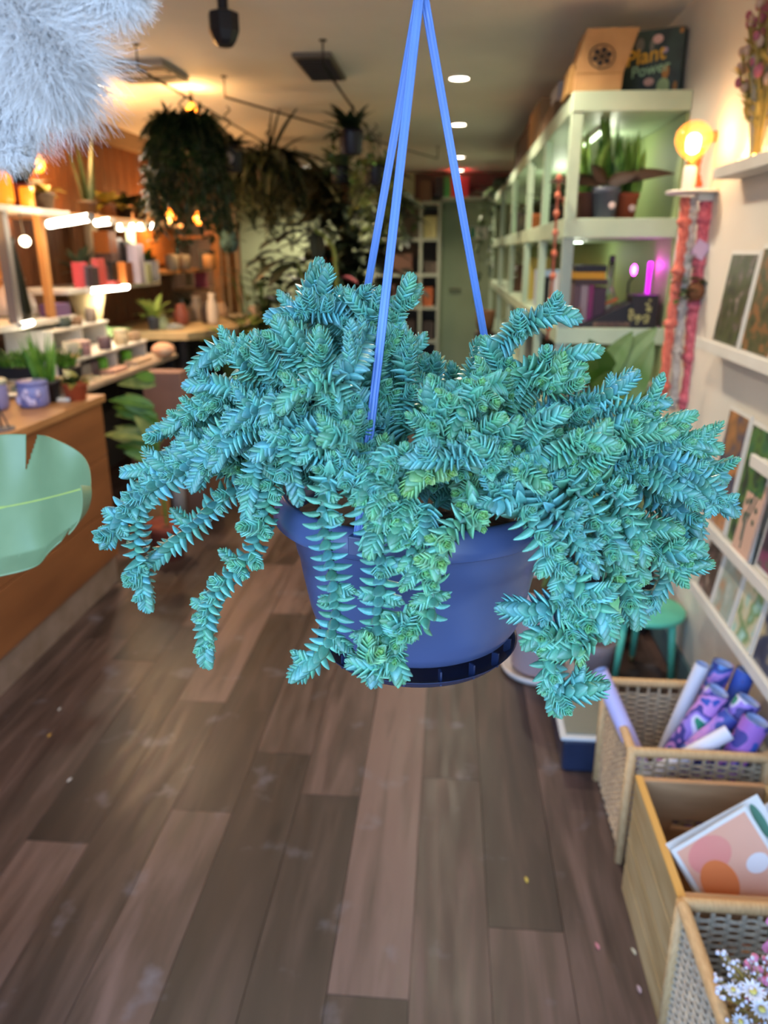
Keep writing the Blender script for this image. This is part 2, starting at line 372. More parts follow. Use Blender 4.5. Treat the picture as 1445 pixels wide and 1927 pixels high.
por = bpy.data.lights.new('daylight_portal', 'AREA'); por.shape = 'RECTANGLE'; por.size = 3.5; por.size_y = 2.4; por.cycles.is_portal = True
po = bpy.data.objects.new('daylight_portal', por); COL.objects.link(po); po.location = (-.885, YF, 1.2); po.rotation_euler = (PI/2, 0, 0)
SC.view_settings.view_transform = 'Standard'; SC.view_settings.look = 'None'; SC.view_settings.gamma = 1; SC.view_settings.exposure = 0.15
# ================= the hanging succulent =================
PC = AY(787, 959, .6)                      # centre of the rim's lower edge
HK = AY(793, -35, .6)
hang = thing('hanging_succulent', 'trailing blue-green succulent in a blue-grey plastic pot hung by three blue straps', 'potted plant', (PC[0], PC[1], PC[2]-.15))
def potmat():
    m = mat('pot_plastic', '4c5a85', .28, col2='45527a', nscale=9, spec=.5, bump=.05, bscale=25)
    return m
M_pot = potmat()
Z0 = PC[2]
# bowl: flange, stepped band, tapering body, rounded foot
prof = [(.0, -.109), (.060, -.1085), (.072, -.106), (.081, -.100), (.0865, -.091), (.0905, -.078), (.0935, -.062), (.0965, -.046), (.0985, -.031), (.1000, -.029), (.1035, -.012), (.1065, .000), (.108, .008)]
prof_in = [(.106, .012), (.104, -.005), (.097, -.03), (.09, -.07), (.08, -.095), (.0, -.1)]
mk('pot', G().lathe((PC[0], PC[1], Z0), prof + prof_in, 72, cap=False), M_pot, hang, True)
def wav(g_, c, prof, n, amp):
    v = []; f = []
    for (r, z) in prof:
        for k in range(n):
            a = 2*PI*k/n; rr = r + amp*(math.sin(a*3+1.2)+.6*math.sin(a*5+.4))*(r/.119); zz = z + amp*.7*math.sin(a*2+2.2)
            v.append((c[0]+rr*math.cos(a), c[1]+rr*math.sin(a), c[2]+zz))
    m_ = len(prof)
    for i in range(m_-1):
        for k in range(n): f.append((i*n+k, i*n+(k+1) % n, (i+1)*n+(k+1) % n, (i+1)*n+k))
    return g_.add(v, f)
rimp = [(.1062, .001), (.118, .0), (.1192, .001), (.1175, .008), (.1150, .016), (.1125, .0195), (.110, .021), (.108, .019), (.107, .012)]
mk('rim', wav(G(), (PC[0], PC[1], Z0), rimp, 96, .0009), M_pot, hang, True)
# moulded hanger lugs
angs = [math.radians(251), math.radians(134), math.radians(47)]
for a in angs:
    mk('hanger_lug', G().box((PC[0]+.117*math.cos(a), PC[1]+.117*math.sin(a), Z0+.010), (.007, .010, .014), rz=a), M_pot, hang, bevel=.001)
# clip-on drip saucer with little struts
sp = [(.0, -.1225), (.070, -.1225), (.0785, -.119), (.0850, -.112), (.0862, -.1105), (.0845, -.1115), (.0775, -.1165), (.069, -.1195), (.0, -.1195)]
mk('saucer', G().lathe((PC[0], PC[1], Z0), sp, 72, cap=False), mat('saucer_plastic', '222c4c', .35), hang, True)
for k in range(18):
    a = 2*PI*k/18+.1; mk('saucer_clip', G().box((PC[0]+.079*math.cos(a), PC[1]+.079*math.sin(a), Z0-.1105), (.006, .0016, .012), rz=a), MATS['saucer_plastic'], hang)
mk('soil', G().lathe((PC[0], PC[1], Z0-.004), [(.104, -.004), (.09, .001), (.05, .006), (0, .007)], 40, cap=False), M_soil, hang, True)
# straps: ribbed plastic strips
M_strap = mat('strap_plastic', '6389d6', .28, col2='6f94dc', nscale=40, stretch=(1, 1, .2), spec=.6)
for i, a in enumerate(angs):
    p0 = np.array([PC[0]+.117*math.cos(a), PC[1]+.117*math.sin(a), Z0+.006]); p1 = HK.copy()
    n_ = 14; pts = []
    for k in range(n_+1):
        t_ = k/n_; q = p0*(1-t_)+p1*t_; q[2] -= .0015*math.sin(PI*t_); pts.append(q)
    g = G().tube(pts, [.0029]*n_+[.0029], 10)
    T = (p1-p0)/np.linalg.norm(p1-p0); sd = np.cross(T, [0, 1, 0]); sd /= np.linalg.norm(sd); fr = np.cross(sd, T)
    if fr[1] > 0: fr = -fr
    for s_ in (-1, 1): g.tube([q+sd*.0021*s_+fr*.0016 for q in pts], .0011, 6)
    st = mk('hanging_strap', g, M_strap, hang, True)
g = G().tube([HK+np.array([0, 0, -.004]), HK+np.array([0, 0, .012]), HK+np.array([0, 0, .02])], [.006, .006, .003], 10)
hk = [HK+np.array([.0, 0, .02])]
for k in range(12):
    t_ = -PI/2 + PI*1.4*k/11; hk.append(HK+np.array([.011*math.cos(t_), 0, .034+.011*math.sin(t_)]))
g.tube(hk, .0017, 8)
mk('hook', g, M_strap, hang, True)
# wire from the ceiling that carries it (above the frame)
top = HK+np.array([0, 0, .045])
solo('hanging_wire', 'thin steel wire from ceiling to the hook of the succulent pot', 'wire', G().tube([top-np.array([0, 0, .002]), (top[0], top[1], ZC)], .0012, 6).lathe((top[0], top[1], ZC-.004), [(.014, 0), (.014, .004)], 12), M_dkmetal)

# ---- leaves, vectorised ----
RING = np.array([(-1, .30), (0, .02), (1, .30), (.62, -.50), (0, -.95), (-.62, -.50)])
ST = np.array([0, .16, .36, .58, .8, .94, 1.0]); WP = np.array([.80, 1.0, .98, .80, .48, .22, .02]); KP = np.array([.75, .95, .95, .78, .5, .28, .05])
NSG = len(ST)
LF = [(s*6+k, s*6+(k+1) % 6, (s+1)*6+(k+1) % 6, (s+1)*6+k) for s in range(NSG-1) for k in range(6)]
LF = np.array(LF)
def leaves_np(P, T, N, L, Wd, Th, th0, curv, col):
    n = len(P); B = np.cross(T, N)
    V = np.zeros((n, NSG, 6, 3)); C = np.zeros((n, NSG, 6, 4)); C[..., 3] = 1
    pos = P.copy(); ps = 0
    for s in range(NSG):
        ang = th0 + curv*ST[s]
        d = np.cos(ang)[:, None]*T + np.sin(ang)[:, None]*N
        u = np.sin(ang)[:, None]*T - np.cos(ang)[:, None]*N
        if s > 0: pos = pos + d*((ST[s]-ps)*L)[:, None]
        ps = ST[s]
        for k in range(6):
            V[:, s, k] = pos + B*(RING[k, 0]*WP[s]*Wd/2)[:, None] + u*(RING[k, 1]*KP[s]*Th)[:, None]
            e = .86
            if k in (0, 2): e = 1.5          # paler margins
            if k in (3, 4, 5): e = .84
            C[:, s, k, :3] = np.clip(col*e + (.035 if s >= 4 else 0), 0, 1)
    return V.reshape(n, -1, 3), C.reshape(n, -1, 4)
def crom(pts, n=40):
    P = np.array(pts, float); P = np.vstack([2*P[0]-P[1], P, 2*P[-1]-P[-2]]); out = []
    for i in range(1, len(P)-2):
        for t in np.linspace(0, 1, n, endpoint=False):
            a, b, c, d = P[i-1], P[i], P[i+1], P[i+2]
            out.append(.5*((2*b)+(-a+c)*t+(2*a-5*b+4*c-d)*t*t+(-a+3*b-3*c+d)*t**3))
    out.append(P[-2]); return np.array(out)
C_OLD = np.array(lin('57978a')); C_BLUE = np.array(lin('60a3b6')); C_GRN = np.array(lin('62a862')); C_YEL = np.array(lin('b8c860')); C_DK = np.array(lin('3b7f78'))
class Stem:
    def __init__(s): s.V = []; s.C = []; s.tubes = G()
    def shoot(s, pts, Lm=.0098, tight=1.0, green=.3, old=True, side=.5, depth=0, r=.0015, roll=None, age0=0, rng=R, tipn=9, spo=.0026):
        """pts world: base -> tip"""
        cv = crom(pts, 14); seg = np.linalg.norm(np.diff(cv, axis=0), axis=1); S = np.concatenate([[0], np.cumsum(seg)]); tot = S[-1]
        # nodes from the tip backwards
        dists = []; d = .0004; k = 0
        while d < tot:
            dists.append(d); a = min(1, k/9)
            a = min(1, k/14); sp = (.00085 + .00085*a + ((spo-.0017)*max(0, min(1, (k-12)/14)) if old else 0))*tight; d += sp*rng.uniform(.9, 1.1); k += 1
        if not dists: return
        dists = np.array(dists); pos = np.array([np.interp(tot-dists, S, cv[:, j]) for j in range(3)]).T
        T = np.gradient(cv, S, axis=0) if len(cv) > 2 else np.tile(cv[-1]-cv[0], (len(cv), 1))
        tt = np.array([np.interp(tot-dists, S, T[:, j]) for j in range(3)]).T; tt /= np.linalg.norm(tt, axis=1)[:, None]+1e-12
        # smooth frame
        N = np.zeros_like(tt); a0 = rng.uniform(0, PI) if roll is None else roll
        n0 = np.cross(tt[0], [0.0, 0, 1.0]);
        if np.linalg.norm(n0) < .1: n0 = np.cross(tt[0], [1.0, 0, 0])
        n0 /= np.linalg.norm(n0); b0 = np.cross(tt[0], n0); n0 = n0*math.cos(a0)+b0*math.sin(a0)
        for i in range(len(tt)):
            n0 = n0 - tt[i]*np.dot(n0, tt[i]); n0 /= np.linalg.norm(n0); N[i] = n0
        B = np.cross(tt, N)
        K = len(dists); idx = np.arange(K)
        ageL = np.clip(idx/8.0, 0, 1)
        gage = np.clip((idx+age0)/tipn, 0, 1)
        oldf = np.clip((idx-14)/12.0, 0, 1) if old else np.zeros(K)
        P_ = []; T_ = []; N_ = []; L_ = []; W__ = []; H__ = []; A_ = []; Cu = []; Co = []; 
        for sgn in (1, -1):
            alt = (idx % 2)[:, None]
            tw = np.array([rng.uniform(-.12, .12) for _ in range(K)])[:, None]
            nn = np.where(alt == 0, N, B)*sgn; oo = np.where(alt == 0, B, N)
            nn = nn*np.cos(tw)+oo*np.sin(tw)
            jit = np.array([rng.uniform(.88, 1.1) for _ in range(K)])
            P_.append(pos + nn*(r*.6)); T_.append(tt); N_.append(nn)
            LL = Lm*(.42+.58*ageL)*jit*(1+.12*oldf); L_.append(LL); W__.append(LL*(.84-.24*oldf)); H__.append(LL*(.20+.03*oldf))
            A_.append(.24+.56*gage+.26*oldf + np.array([rng.uniform(-.08, .08) for _ in range(K)]))
            Cu.append(-.52+.36*gage+1.0*oldf+np.array([rng.uniform(-.1, .12) for _ in range(K)]))
            w = np.array([rng.uniform(0, 1) for _ in range(K)])[:, None]
            base = C_OLD*(1-w)+C_BLUE*w
            gr = np.clip(.10+green*(1.45-.85*gage), 0, 1)[:, None] + np.array([rng.uniform(0, .18) for _ in range(K)])[:, None]
            c = base*(1-gr)+C_GRN*gr
            yl = np.clip((green-.55)*1.3, 0, .6)*np.array([rng.uniform(.2, 1) for _ in range(K)])[:, None]
            c = c*(1-yl)+C_YEL*yl
            c = c*np.array([rng.uniform(.78, 1.15) for _ in range(K)])[:, None]
            Co.append(c)
        cat = np.concatenate
        V, C = leaves_np(cat(P_), cat(T_), cat(N_), cat(L_), cat(W__), cat(H__), cat(A_), cat(Cu), cat(Co))
        s.V.append(V); s.C.append(C)
        s.tubes.tube(cv[::4] if len(cv) > 12 else cv, r, 6)
        # axillary rosettes
        if depth < 1 and side > 0:
            for i in range(11, K-1):
                for sgn in (1, -1):
                    if rng.random() < side*(.20 if spo < .003 else .26):
                        nn = (N[i] if i % 2 == 0 else B[i])*sgn
                        if nn[1] > .75: continue
                        ln = rng.uniform(.006, .014) if rng.random() < .8 else rng.uniform(.014, .021)
                        dr = nn*.85+tt[i]*.55+np.array([0, -.12, .15]); dr /= np.linalg.norm(dr)
                        q0 = pos[i]+nn*.001; q1 = q0+dr*ln*.5; q2 = q0+(dr+np.array([0, 0, .15]))*ln
                        s.shoot([q0, q1, q2], Lm=Lm*rng.uniform(.68, .92), tight=1.05, green=min(1, green+.12), old=False, side=0, depth=1, r=.0009, tipn=5)
    def build(s, name, stuff=False):
        V = np.concatenate(s.V); C = np.concatenate(s.C); n = len(V); per = NSG*6
        F = (LF[None]+(np.arange(n)*per)[:, None, None]).reshape(-1, 4)
        V = V.reshape(-1, 3); C = C.reshape(-1, 4)
        tv = np.concatenate(s.tubes.v); tf = s.tubes.f; o = ORIG[hang.name]
        AV = np.vstack([V, tv]) - o; nv = len(V)
        quads = [q for q in tf if len(q) == 4]
        TF = np.array(quads)+nv
        AF = np.vstack([F, TF])
        me = bpy.data.meshes.new(name); me.vertices.add(len(AV)); me.vertices.foreach_set('co', AV.ravel())
        me.loops.add(AF.size); me.loops.foreach_set('vertex_index', AF.ravel()); me.polygons.add(len(AF)); me.polygons.foreach_set('loop_start', np.arange(len(AF))*4)
        try: me.polygons.foreach_set('loop_total', np.full(len(AF), 4))
        except Exception: pass
        me.polygons.foreach_set('use_smooth', np.ones(len(AF), bool))
        me.update(calc_edges=True)
        ca = me.color_attributes.new('leafcol', 'FLOAT_COLOR', 'POINT')
        tc = np.tile(np.array([*lin('5f8f7c'), 1]), (len(tv), 1)); ca.data.foreach_set('color', np.vstack([C, tc]).ravel())
        me.materials.append(M_succ); ob = bpy.data.objects.new(name, me); COL.objects.link(ob); ob.parent = hang
        if stuff: ob['kind'] = 'stuff'
        return ob
def succmat():
    m = bpy.data.materials.new('succulent_leaf'); m.use_nodes = True; nt = m.node_tree; b = nt.nodes['Principled BSDF']; L = nt.links.new
    at = nt.nodes.new('ShaderNodeAttribute'); at.attribute_name = 'leafcol'
    tc = nt.nodes.new('ShaderNodeTexCoord'); n = nt.nodes.new('ShaderNodeTexNoise'); n.inputs['Scale'].default_value = 900; L(tc.outputs['Object'], n.inputs['Vector'])
    r = nt.nodes.new('ShaderNodeMapRange'); r.inputs[3].default_value = .8; r.inputs[4].default_value = 1.2; L(n.outputs['Fac'], r.inputs[0])
    mx = nt.nodes.new('ShaderNodeVectorMath'); mx.operation = 'SCALE'; L(at.outputs['Color'], mx.inputs[0]); L(r.outputs[0], mx.inputs['Scale'])
    L(mx.outputs[0], b.inputs['Base Color']); b.inputs['Roughness'].default_value = .36; b.inputs['Specular IOR Level'].default_value = .6
    b.inputs['Subsurface Weight'].default_value = .12; b.inputs['Subsurface Radius'].default_value = (.5, 1, .6); b.inputs['Subsurface Scale'].default_value = .0015
    return m
M_succ = succmat()
# ---- main stems: points (px, py, y) base -> tip; green, side, Lm ----
MAIN = [
 # upper left crown
 ([(640, 680, .62), (590, 600, .60), (578, 555, .59), (604, 492, .585)], .15, .4),
 ([(650, 690, .61), (622, 610, .59), (608, 560, .58), (617, 505, .575)], .3, .3),
 ([(700, 700, .62), (650, 605, .58), (580, 588, .56), (505, 600, .55)], .1, .9),
 ([(690, 700, .62), (640, 600, .59), (660, 562, .575), (725, 556, .575)], .1, .6),
 ([(740, 720, .62), (700, 620, .58), (700, 585, .565), (745, 572, .57)], .2, .7),
 ([(735, 760, .60), (738, 660, .56), (750, 590, .55), (772, 522, .55)], .35, .7),
 ([(620, 740, .57), (565, 690, .54), (545, 655, .53), (522, 600, .53)], .4, .2),
 ([(640, 740, .57), (590, 690, .54), (572, 655, .535), (548, 612, .53)], .3, .2),
 ([(640, 760, .55), (612, 700, .53), (604, 670, .52), (600, 622, .515)], .5, .3),
 ([(600, 740, .56), (520, 700, .54), (498, 670, .53), (482, 628, .53)], .25, .4),
 ([(620, 750, .58), (500, 672, .55), (420, 655, .55), (362, 702, .55)], .15, .9),
 ([(520, 720, .57), (460, 690, .55), (432, 642, .545)], .35, .2),
 ([(600, 760, .58), (480, 745, .55), (410, 722, .55), (350, 728, .55)], .15, .6),
 ([(560, 790, .58), (440, 760, .57), (360, 790, .57), (283, 820, .575)], .2, .8),
 ([(540, 760, .58), (430, 740, .56), (370, 770, .56), (312, 808, .56)], .25, .7),
 ([(560, 820, .56), (450, 810, .55), (340, 868, .56), (232, 892, .565)], .15, .8),
 ([(600, 800, .55), (440, 835, .54), (330, 890, .55), (245, 950, .56), (197, 1025, .56)], .1, 1.3),
 ([(560, 790, .53), (440, 800, .52), (400, 850, .525), (363, 920, .53)], .1, .6),
 ([(560, 800, .53), (470, 810, .52), (430, 835, .515), (400, 880, .515)], .15, .5),
 ([(290, 895, .56), (262, 960, .565), (258, 1030, .565), (268, 1090, .565), (278, 1145, .565)], .2, .5),
 ([(560, 880, .56), (430, 930, .57), (385, 975, .575), (335, 1015, .575), (280, 1062, .575)], .2, .35),
 ([(560, 860, .52), (495, 855, .505), (478, 905, .505), (465, 978, .505)], .1, .8),
 ([(545, 860, .52), (515, 900, .51), (498, 975, .51), (465, 1055, .51), (410, 1110, .51), (388, 1180, .51), (388, 1250, .51)], .25, 1.1),
 ([(650, 800, .53), (560, 800, .49), (545, 860, .48), (562, 945, .48)], .1, .3),
 # front
 ([(660, 850, .50), (625, 890, .465), (607, 960, .455), (622, 1060, .455), (632, 1150, .455), (610, 1220, .455), (552, 1275, .455)], .3, .95),
 ([(700, 790, .52), (600, 810, .48), (590, 850, .475), (650, 880, .465), (690, 905, .455), (716, 990, .45)], .3, .9),
 ([(690, 830, .50), (668, 900, .46), (700, 990, .45), (718, 1070, .45), (712, 1150, .45), (712, 1210, .45), (700, 1285, .45)], .3, 1.1),
 ([(770, 880, .50), (745, 950, .46), (775, 1040, .45), (812, 1105, .445), (805, 1160, .445), (750, 1195, .445), (735, 1265, .445)], .35, 1.2),
 ([(880, 900, .52), (895, 965, .46), (858, 985, .45), (832, 1020, .445), (812, 1085, .44)], .75, .8),
 ([(735, 1240, .45), (700, 1250, .44), (660, 1245, .44)], .25, .4),
 ([(712, 1262, .45), (695, 1240, .44), (694, 1202, .435)], .5, .3),
 ([(735, 1215, .45), (745, 1245, .44), (752, 1278, .44)], .5, .3),
 ([(770, 1195, .45), (745, 1175, .44), (728, 1168, .44)], .3, .4),
 ([(860, 860, .52), (825, 875, .47), (795, 890, .455), (765, 925, .45)], .8, .3),
 ([(960, 850, .52), (905, 852, .47), (830, 865, .455), (758, 868, .45)], .15, .8),
 ([(880, 860, .50), (800, 880, .47), (740, 860, .46), (705, 880, .455)], .45, .3),
 ([(770, 930, .47), (760, 965, .455), (765, 1000, .45)], .55, .3),
 ([(800, 950, .47), (800, 990, .455), (790, 1020, .45)], .3, .3),
 ([(770, 940, .47), (752, 985, .452), (740, 1025, .45)], .5, .3),
 ([(730, 850, .50), (705, 880, .465), (690, 920, .452), (676, 948, .445)], .5, .3),
 ([(740, 880, .50), (722, 905, .462), (712, 940, .450), (700, 968, .442)], .45, .3),
 ([(720, 960, .47), (708, 1000, .452), (694, 1040, .445)], .4, .3),
 # centre
 ([(900, 800, .56), (870, 740, .52), (820, 790, .48), (790, 850, .47)], .4, .9),
 ([(960, 780, .56), (930, 720, .53), (880, 760, .49), (850, 820, .475)], .45, .8),
 ([(860, 860, .54), (830, 790, .49), (812, 760, .485), (805, 722, .485)], .45, .4),
 ([(790, 760, .66), (810, 720, .64), (820, 690, .63), (820, 668, .63)], .3, .3),
 ([(780, 760, .66), (790, 720, .64), (795, 695, .63), (800, 672, .63)], .25, .3),
 ([(830, 760, .67), (850, 720, .65), (852, 700, .64), (848, 686, .64)], .3, .3),
 ([(870, 780, .64), (880, 730, .62), (895, 690, .61), (902, 640, .60)], .35, .3),
 ([(930, 740, .60), (945, 700, .57), (935, 670, .56), (915, 640, .56)], .45, .3),
 ([(760, 820, .57), (715, 740, .53), (700, 690, .525), (725, 640, .52), (742, 610, .52)], .35, .8),
 ([(760, 800, .55), (765, 720, .53), (760, 660, .53), (755, 610, .54)], .1, .9),
 ([(740, 840, .54), (700, 780, .51), (650, 740, .50), (660, 700, .50), (690, 620, .505)], .15, .8),
 ([(680, 860, .53), (640, 790, .50), (600, 730, .49), (545, 745, .49)], .3, .9),
 ([(640, 850, .53), (560, 780, .50), (520, 760, .49), (500, 790, .485)], .35, .8),
 ([(690, 850, .52), (640, 760, .49), (620, 720, .48), (560, 735, .475), (530, 770, .47)], .4, .9),
 ([(700, 880, .50), (660, 850, .47), (640, 820, .46), (605, 830, .455)], .35, .9),
 ([(600, 860, .51), (530, 830, .49), (505, 840, .485), (480, 860, .48)], .1, .8),
 ([(900, 880, .52), (930, 830, .49), (965, 805, .48), (975, 790, .48)], .45, .4),
 ([(880, 890, .52), (900, 830, .49), (925, 800, .48), (945, 785, .475)], .5, .3),
 ([(920, 900, .50), (920, 870, .47), (905, 840, .46), (890, 830, .455)], .45, .5),
 ([(960, 880, .50), (990, 890, .47), (1010, 905, .46), (1028, 915, .455)], .6, .3),
 # right crown
 ([(900, 760, .60), (930, 670, .57), (985, 615, .555), (1040, 592, .55), (1086, 600, .55)], .3, .8),
 ([(960, 760, .58), (1000, 700, .56), (1060, 672, .55), (1128, 660, .55)], .25, .6),
 ([(950, 780, .57), (1000, 720, .545), (1050, 710, .54), (1098, 692, .54)], .5, .6),
 ([(950, 760, .56), (990, 700, .54), (1040, 730, .53), (1100, 712, .53)], .5, .8),
 ([(980, 800, .56), (1060, 760, .54), (1130, 750, .535), (1196, 702, .535)], .15, .5),
 ([(1000, 800, .56), (1090, 780, .54), (1180, 768, .53), (1257, 757, .53)], .35, .9),
 ([(1060, 840, .56), (1180, 820, .54), (1250, 800, .535), (1305, 780, .535)], .4, .4),
 ([(1060, 840, .55), (1140, 810, .53), (1180, 790, .525), (1200, 785, .52)], .35, .4),
 ([(1060, 860, .55), (1150, 830, .53), (1210, 810, .525), (1268, 815, .525)], .5, .4),
 ([(1100, 870, .56), (1230, 840, .54), (1290, 830, .54), (1352, 848, .54)], .3, .9),
 ([(1110, 880, .55), (1220, 860, .54), (1300, 890, .54), (1340, 930, .54), (1383, 966, .54)], .1, .8),
 ([(1110, 860, .57), (1240, 850, .57), (1320, 870, .57), (1362, 905, .57)], .2, .9),
 ([(1100, 900, .55), (1200, 890, .54), (1270, 920, .54), (1335, 945, .54)], .3, 1.0),
 ([(1150, 900, .56), (1230, 930, .56), (1290, 960, .56), (1310, 1020, .56)], .1, .6),
 ([(1150, 950, .54), (1190, 985, .53), (1230, 990, .525), (1278, 998, .52)], .6, .3),
 ([(1170, 960, .55), (1220, 1020, .54), (1260, 1040, .53), (1322, 1032, .53)], .55, .4),
 ([(1180, 980, .55), (1220, 1030, .54), (1270, 1065, .54), (1336, 1060, .54)], .45, .8),
 ([(1200, 990, .57), (1260, 1060, .57), (1240, 1110, .57), (1220, 1150, .57)], .1, .6),
 ([(1140, 920, .54), (1160, 990, .52), (1185, 1050, .515), (1212, 1090, .51)], .45, .9),
 ([(1010, 860, .52), (1070, 905, .49), (1110, 960, .48), (1150, 1020, .475), (1180, 1060, .47)], .45, 1.1),
 ([(1090, 860, .52), (1130, 910, .50), (1170, 950, .49), (1190, 1000, .485), (1210, 1060, .48)], .3, .9),
 ([(1110, 940, .51), (1130, 1020, .49), (1150, 1070, .48), (1190, 1045, .475)], .6, .4),
 ([(1150, 1060, .48), (1172, 1100, .475), (1190, 1140, .47), (1197, 1175, .47)], .35, .4),
 ([(960, 900, .50), (985, 960, .465), (1020, 1020, .46), (1050, 1070, .46), (1075, 1110, .46), (1090, 1150, .46)], .35, 1.3),
 ([(1090, 1110, .46), (1060, 1135, .455), (1010, 1148, .45), (945, 1145, .45)], .15, .7),
 ([(1060, 1060, .46), (1100, 1110, .455), (1130, 1150, .45), (1143, 1200, .45)], .4, .9),
 ([(1120, 1150, .455), (1080, 1190, .45), (1030, 1190, .445), (990, 1212, .445)], .45, .9),
 ([(1095, 1150, .46), (1060, 1200, .45), (1030, 1250, .45), (1045, 1290, .45), (1048, 1338, .45)], .3, 1.0),
 ([(1120, 1190, .455), (1090, 1215, .445), (1060, 1225, .445), (1020, 1228, .445)], .6, .5),
 ([(1040, 1300, .45), (1070, 1302, .445), (1100, 1298, .445), (1137, 1290, .445)], .15, .4),
 ([(1060, 900, .52), (1120, 870, .49), (1150, 850, .48), (1163, 838, .475)], .45, .6),
 ([(1010, 880, .51), (1060, 850, .49), (1100, 830, .48), (1155, 838, .475)], .4, .8),
 ([(990, 850, .52), (1010, 810, .49), (1030, 790, .48), (1065, 775, .475)], .4, .8),
 ([(1010, 850, .52), (1000, 870, .48), (985, 880, .47), (970, 870, .465)], .3, .8),
 ([(930, 900, .50), (945, 935, .465), (935, 950, .46), (905, 950, .455)], .1, .8),
 ([(1000, 920, .50), (1040, 960, .47), (1080, 1000, .46), (1120, 1080, .455)], .2, 1.0),
 ([(560, 800, .54), (500, 770, .52), (460, 780, .515), (425, 810, .51)], .1, .8),
]
def clear_strap(px, py, y):
    if 540 < py < 860 and abs(px-(795-.0989*py)) < 62:
        y = max(y, .6-.115*(py+35)/1060+.026)
    return px, py, y
nst = 0
for pts, green, side in MAIN:
    pts = [clear_strap(*p) for p in pts]; S_ = Stem(); P3 = [AY(*p) for p in pts]
    trail = max(p[1] for p in pts) > 1000 or (pts[0][0] < 450 and pts[-1][1] > 1000)
    S_.shoot(P3, Lm=R.uniform(.0096, .0110)*(1.12 if trail else 1), green=min(1, max(.02, green+R.uniform(-.18, .10))), side=side, spo=.0036 if trail else .0019, r=.0019)
    S_.build('trailing_stem'); nst += 1
# ---- denser under-growth filling the mound, many short shoots rising out of the soil ----
TOP = [(200, 900), (300, 830), (360, 760), (430, 690), (500, 640), (560, 600), (620, 590), (700, 600), (780, 640), (800, 690), (850, 705), (890, 690), (940, 660), (1000, 650), (1060, 680), (1150, 740), (1260, 790), (1340, 860), (1360, 930)]
BOT = [(200, 905), (300, 880), (400, 890), (480, 900), (560, 930), (700, 945), (800, 950), (900, 945), (1000, 980), (1080, 1040), (1200, 1100), (1300, 1050), (1360, 935)]
S_ = Stem(); RF = random.Random(3)
nf = 0
for it in range(900):
    px = RF.uniform(300, 1330); t0_ = np.interp(px, [p[0] for p in TOP], [p[1] for p in TOP]); b0_ = np.interp(px, [p[0] for p in BOT], [p[1] for p in BOT])
    py = RF.uniform(t0_+28, b0_-12)
    v = (py-t0_)/(b0_-t0_+1); h = math.sqrt(max(0, 1-((px-787)/560)**2))
    layer = RF.choice([0, 1, 1, 2])
    ysurf = .615 - .125*v*h + .018*layer + .012
    if 380 > px or px > 1270: ysurf = max(ysurf, .55)
    ysurf = clear_strap(px, py, ysurf)[2]
    tip = AY(px, py, ysurf)
    c0_ = np.array([PC[0]+np.clip((tip[0]-PC[0])*.35, -.08, .08), .6, PC[2]+.015])
    dv = tip-c0_; ln = np.linalg.norm(dv)
    back = min(ln*.8, RF.uniform(.030, .050))
    dirv = dv/ln
    b_ = tip-dirv*back + np.array([RF.uniform(-.008, .008), RF.uniform(0, .012), RF.uniform(-.012, .004)])
    m_ = (b_+tip)/2 + np.array([RF.uniform(-.004, .004), RF.uniform(-.004, .004), RF.uniform(0, .008)])
    S_.shoot([b_, m_, tip], Lm=RF.uniform(.0086, .0100), green=RF.choice([.1, .2, .3, .45, .6]), side=.25 if layer == 0 else 0, old=layer > 0, rng=RF)
    nf += 1
    if nf >= 230: break
S_.build('undergrowth', stuff=True)
# ================= right wall: picture ledges, lamp, macrame =================
M_mintsh = mat('shelf_mint', 'b5c6ac', .45, col2='a9bba1', nscale=5)
M_mintdk = mat('shelf_inside_green', '8fa06c', .6)
def ledge(z, ya, yb, label, xf=.80, th=.022):
    g = G().span((xf, ya, z-th), (XR, yb, z)).span((xf-.004, ya, z-th), (xf+.008, yb, z+.012)).span((XR-.012, ya, z), (XR, yb, z+.05))
    return solo('picture_ledge', label, 'shelf', g, M_white, 'white ledges on the right wall', bevel=.002)
ledge(1.735, .9, 2.66, 'highest white wall ledge, carrying the dried flower bouquet')
ledge(1.229, .9, 2.62, 'white wall ledge holding the two dark garden photo prints')
ledge(.988, .9, 2.04, 'short white wall ledge just beyond the kraft card')
ledge(.706, .9, 2.38, 'white wall ledge holding the kraft botanical card')
ledge(.484, .9, 2.36, 'lowest white wall ledge, above the wrapping paper')
def card(ya, yb, z, h, label, m, border=None, lean=.028, xo=.812, cat='print', name='art_print', th=.006, group='prints standing on the wall ledges', sprig=None):
    yc = (ya+yb)/2; w = abs(yb-ya); ang = math.asin(min(.6, lean/h)); cz = z+h/2*math.cos(ang)+.001; cx = xo+lean/2+th
    t = thing(name, label, cat, (xo+th, yc, z), group)
    mk('backing_board', G().box((cx, yc, cz), (th, w, h), ry=ang), border or M_white, t)
    bw = .012 if border is None else .0
    nx = -math.cos(ang)*(th/2+.0012); nz = math.sin(ang)*(th/2+.0012)
    mk('printed_face', G().box((cx+nx, yc, cz+nz), (.0014, w-2*bw, h-2*bw), ry=ang), m, t)
    if sprig:
        g = G()
        def P(u, v): return np.array([cx+nx*1.5+math.sin(ang)*v, yc+u, cz+nz*1.5+math.cos(ang)*v])
        for (u0, v0) in ((.0, -.09), (.012, -.07)):
            g.tube([P(u0, v0), P(u0+.01, v0+.07), P(u0-.02, v0+.15)], .0014, 4)
        for k in range(9):
            u, v = R.uniform(-.045, .04), R.uniform(-.02, .1); g.ball(P(u, v), .010, 8, (.12, .8, 1))
        mk('printed_sprig', g, sprig, t)
    return t
A1 = artmat('print_garden_a', ['1f2420', '2c3320', '3f4a25', '4a4540', '8f857c'], 26, 1, detail=4)
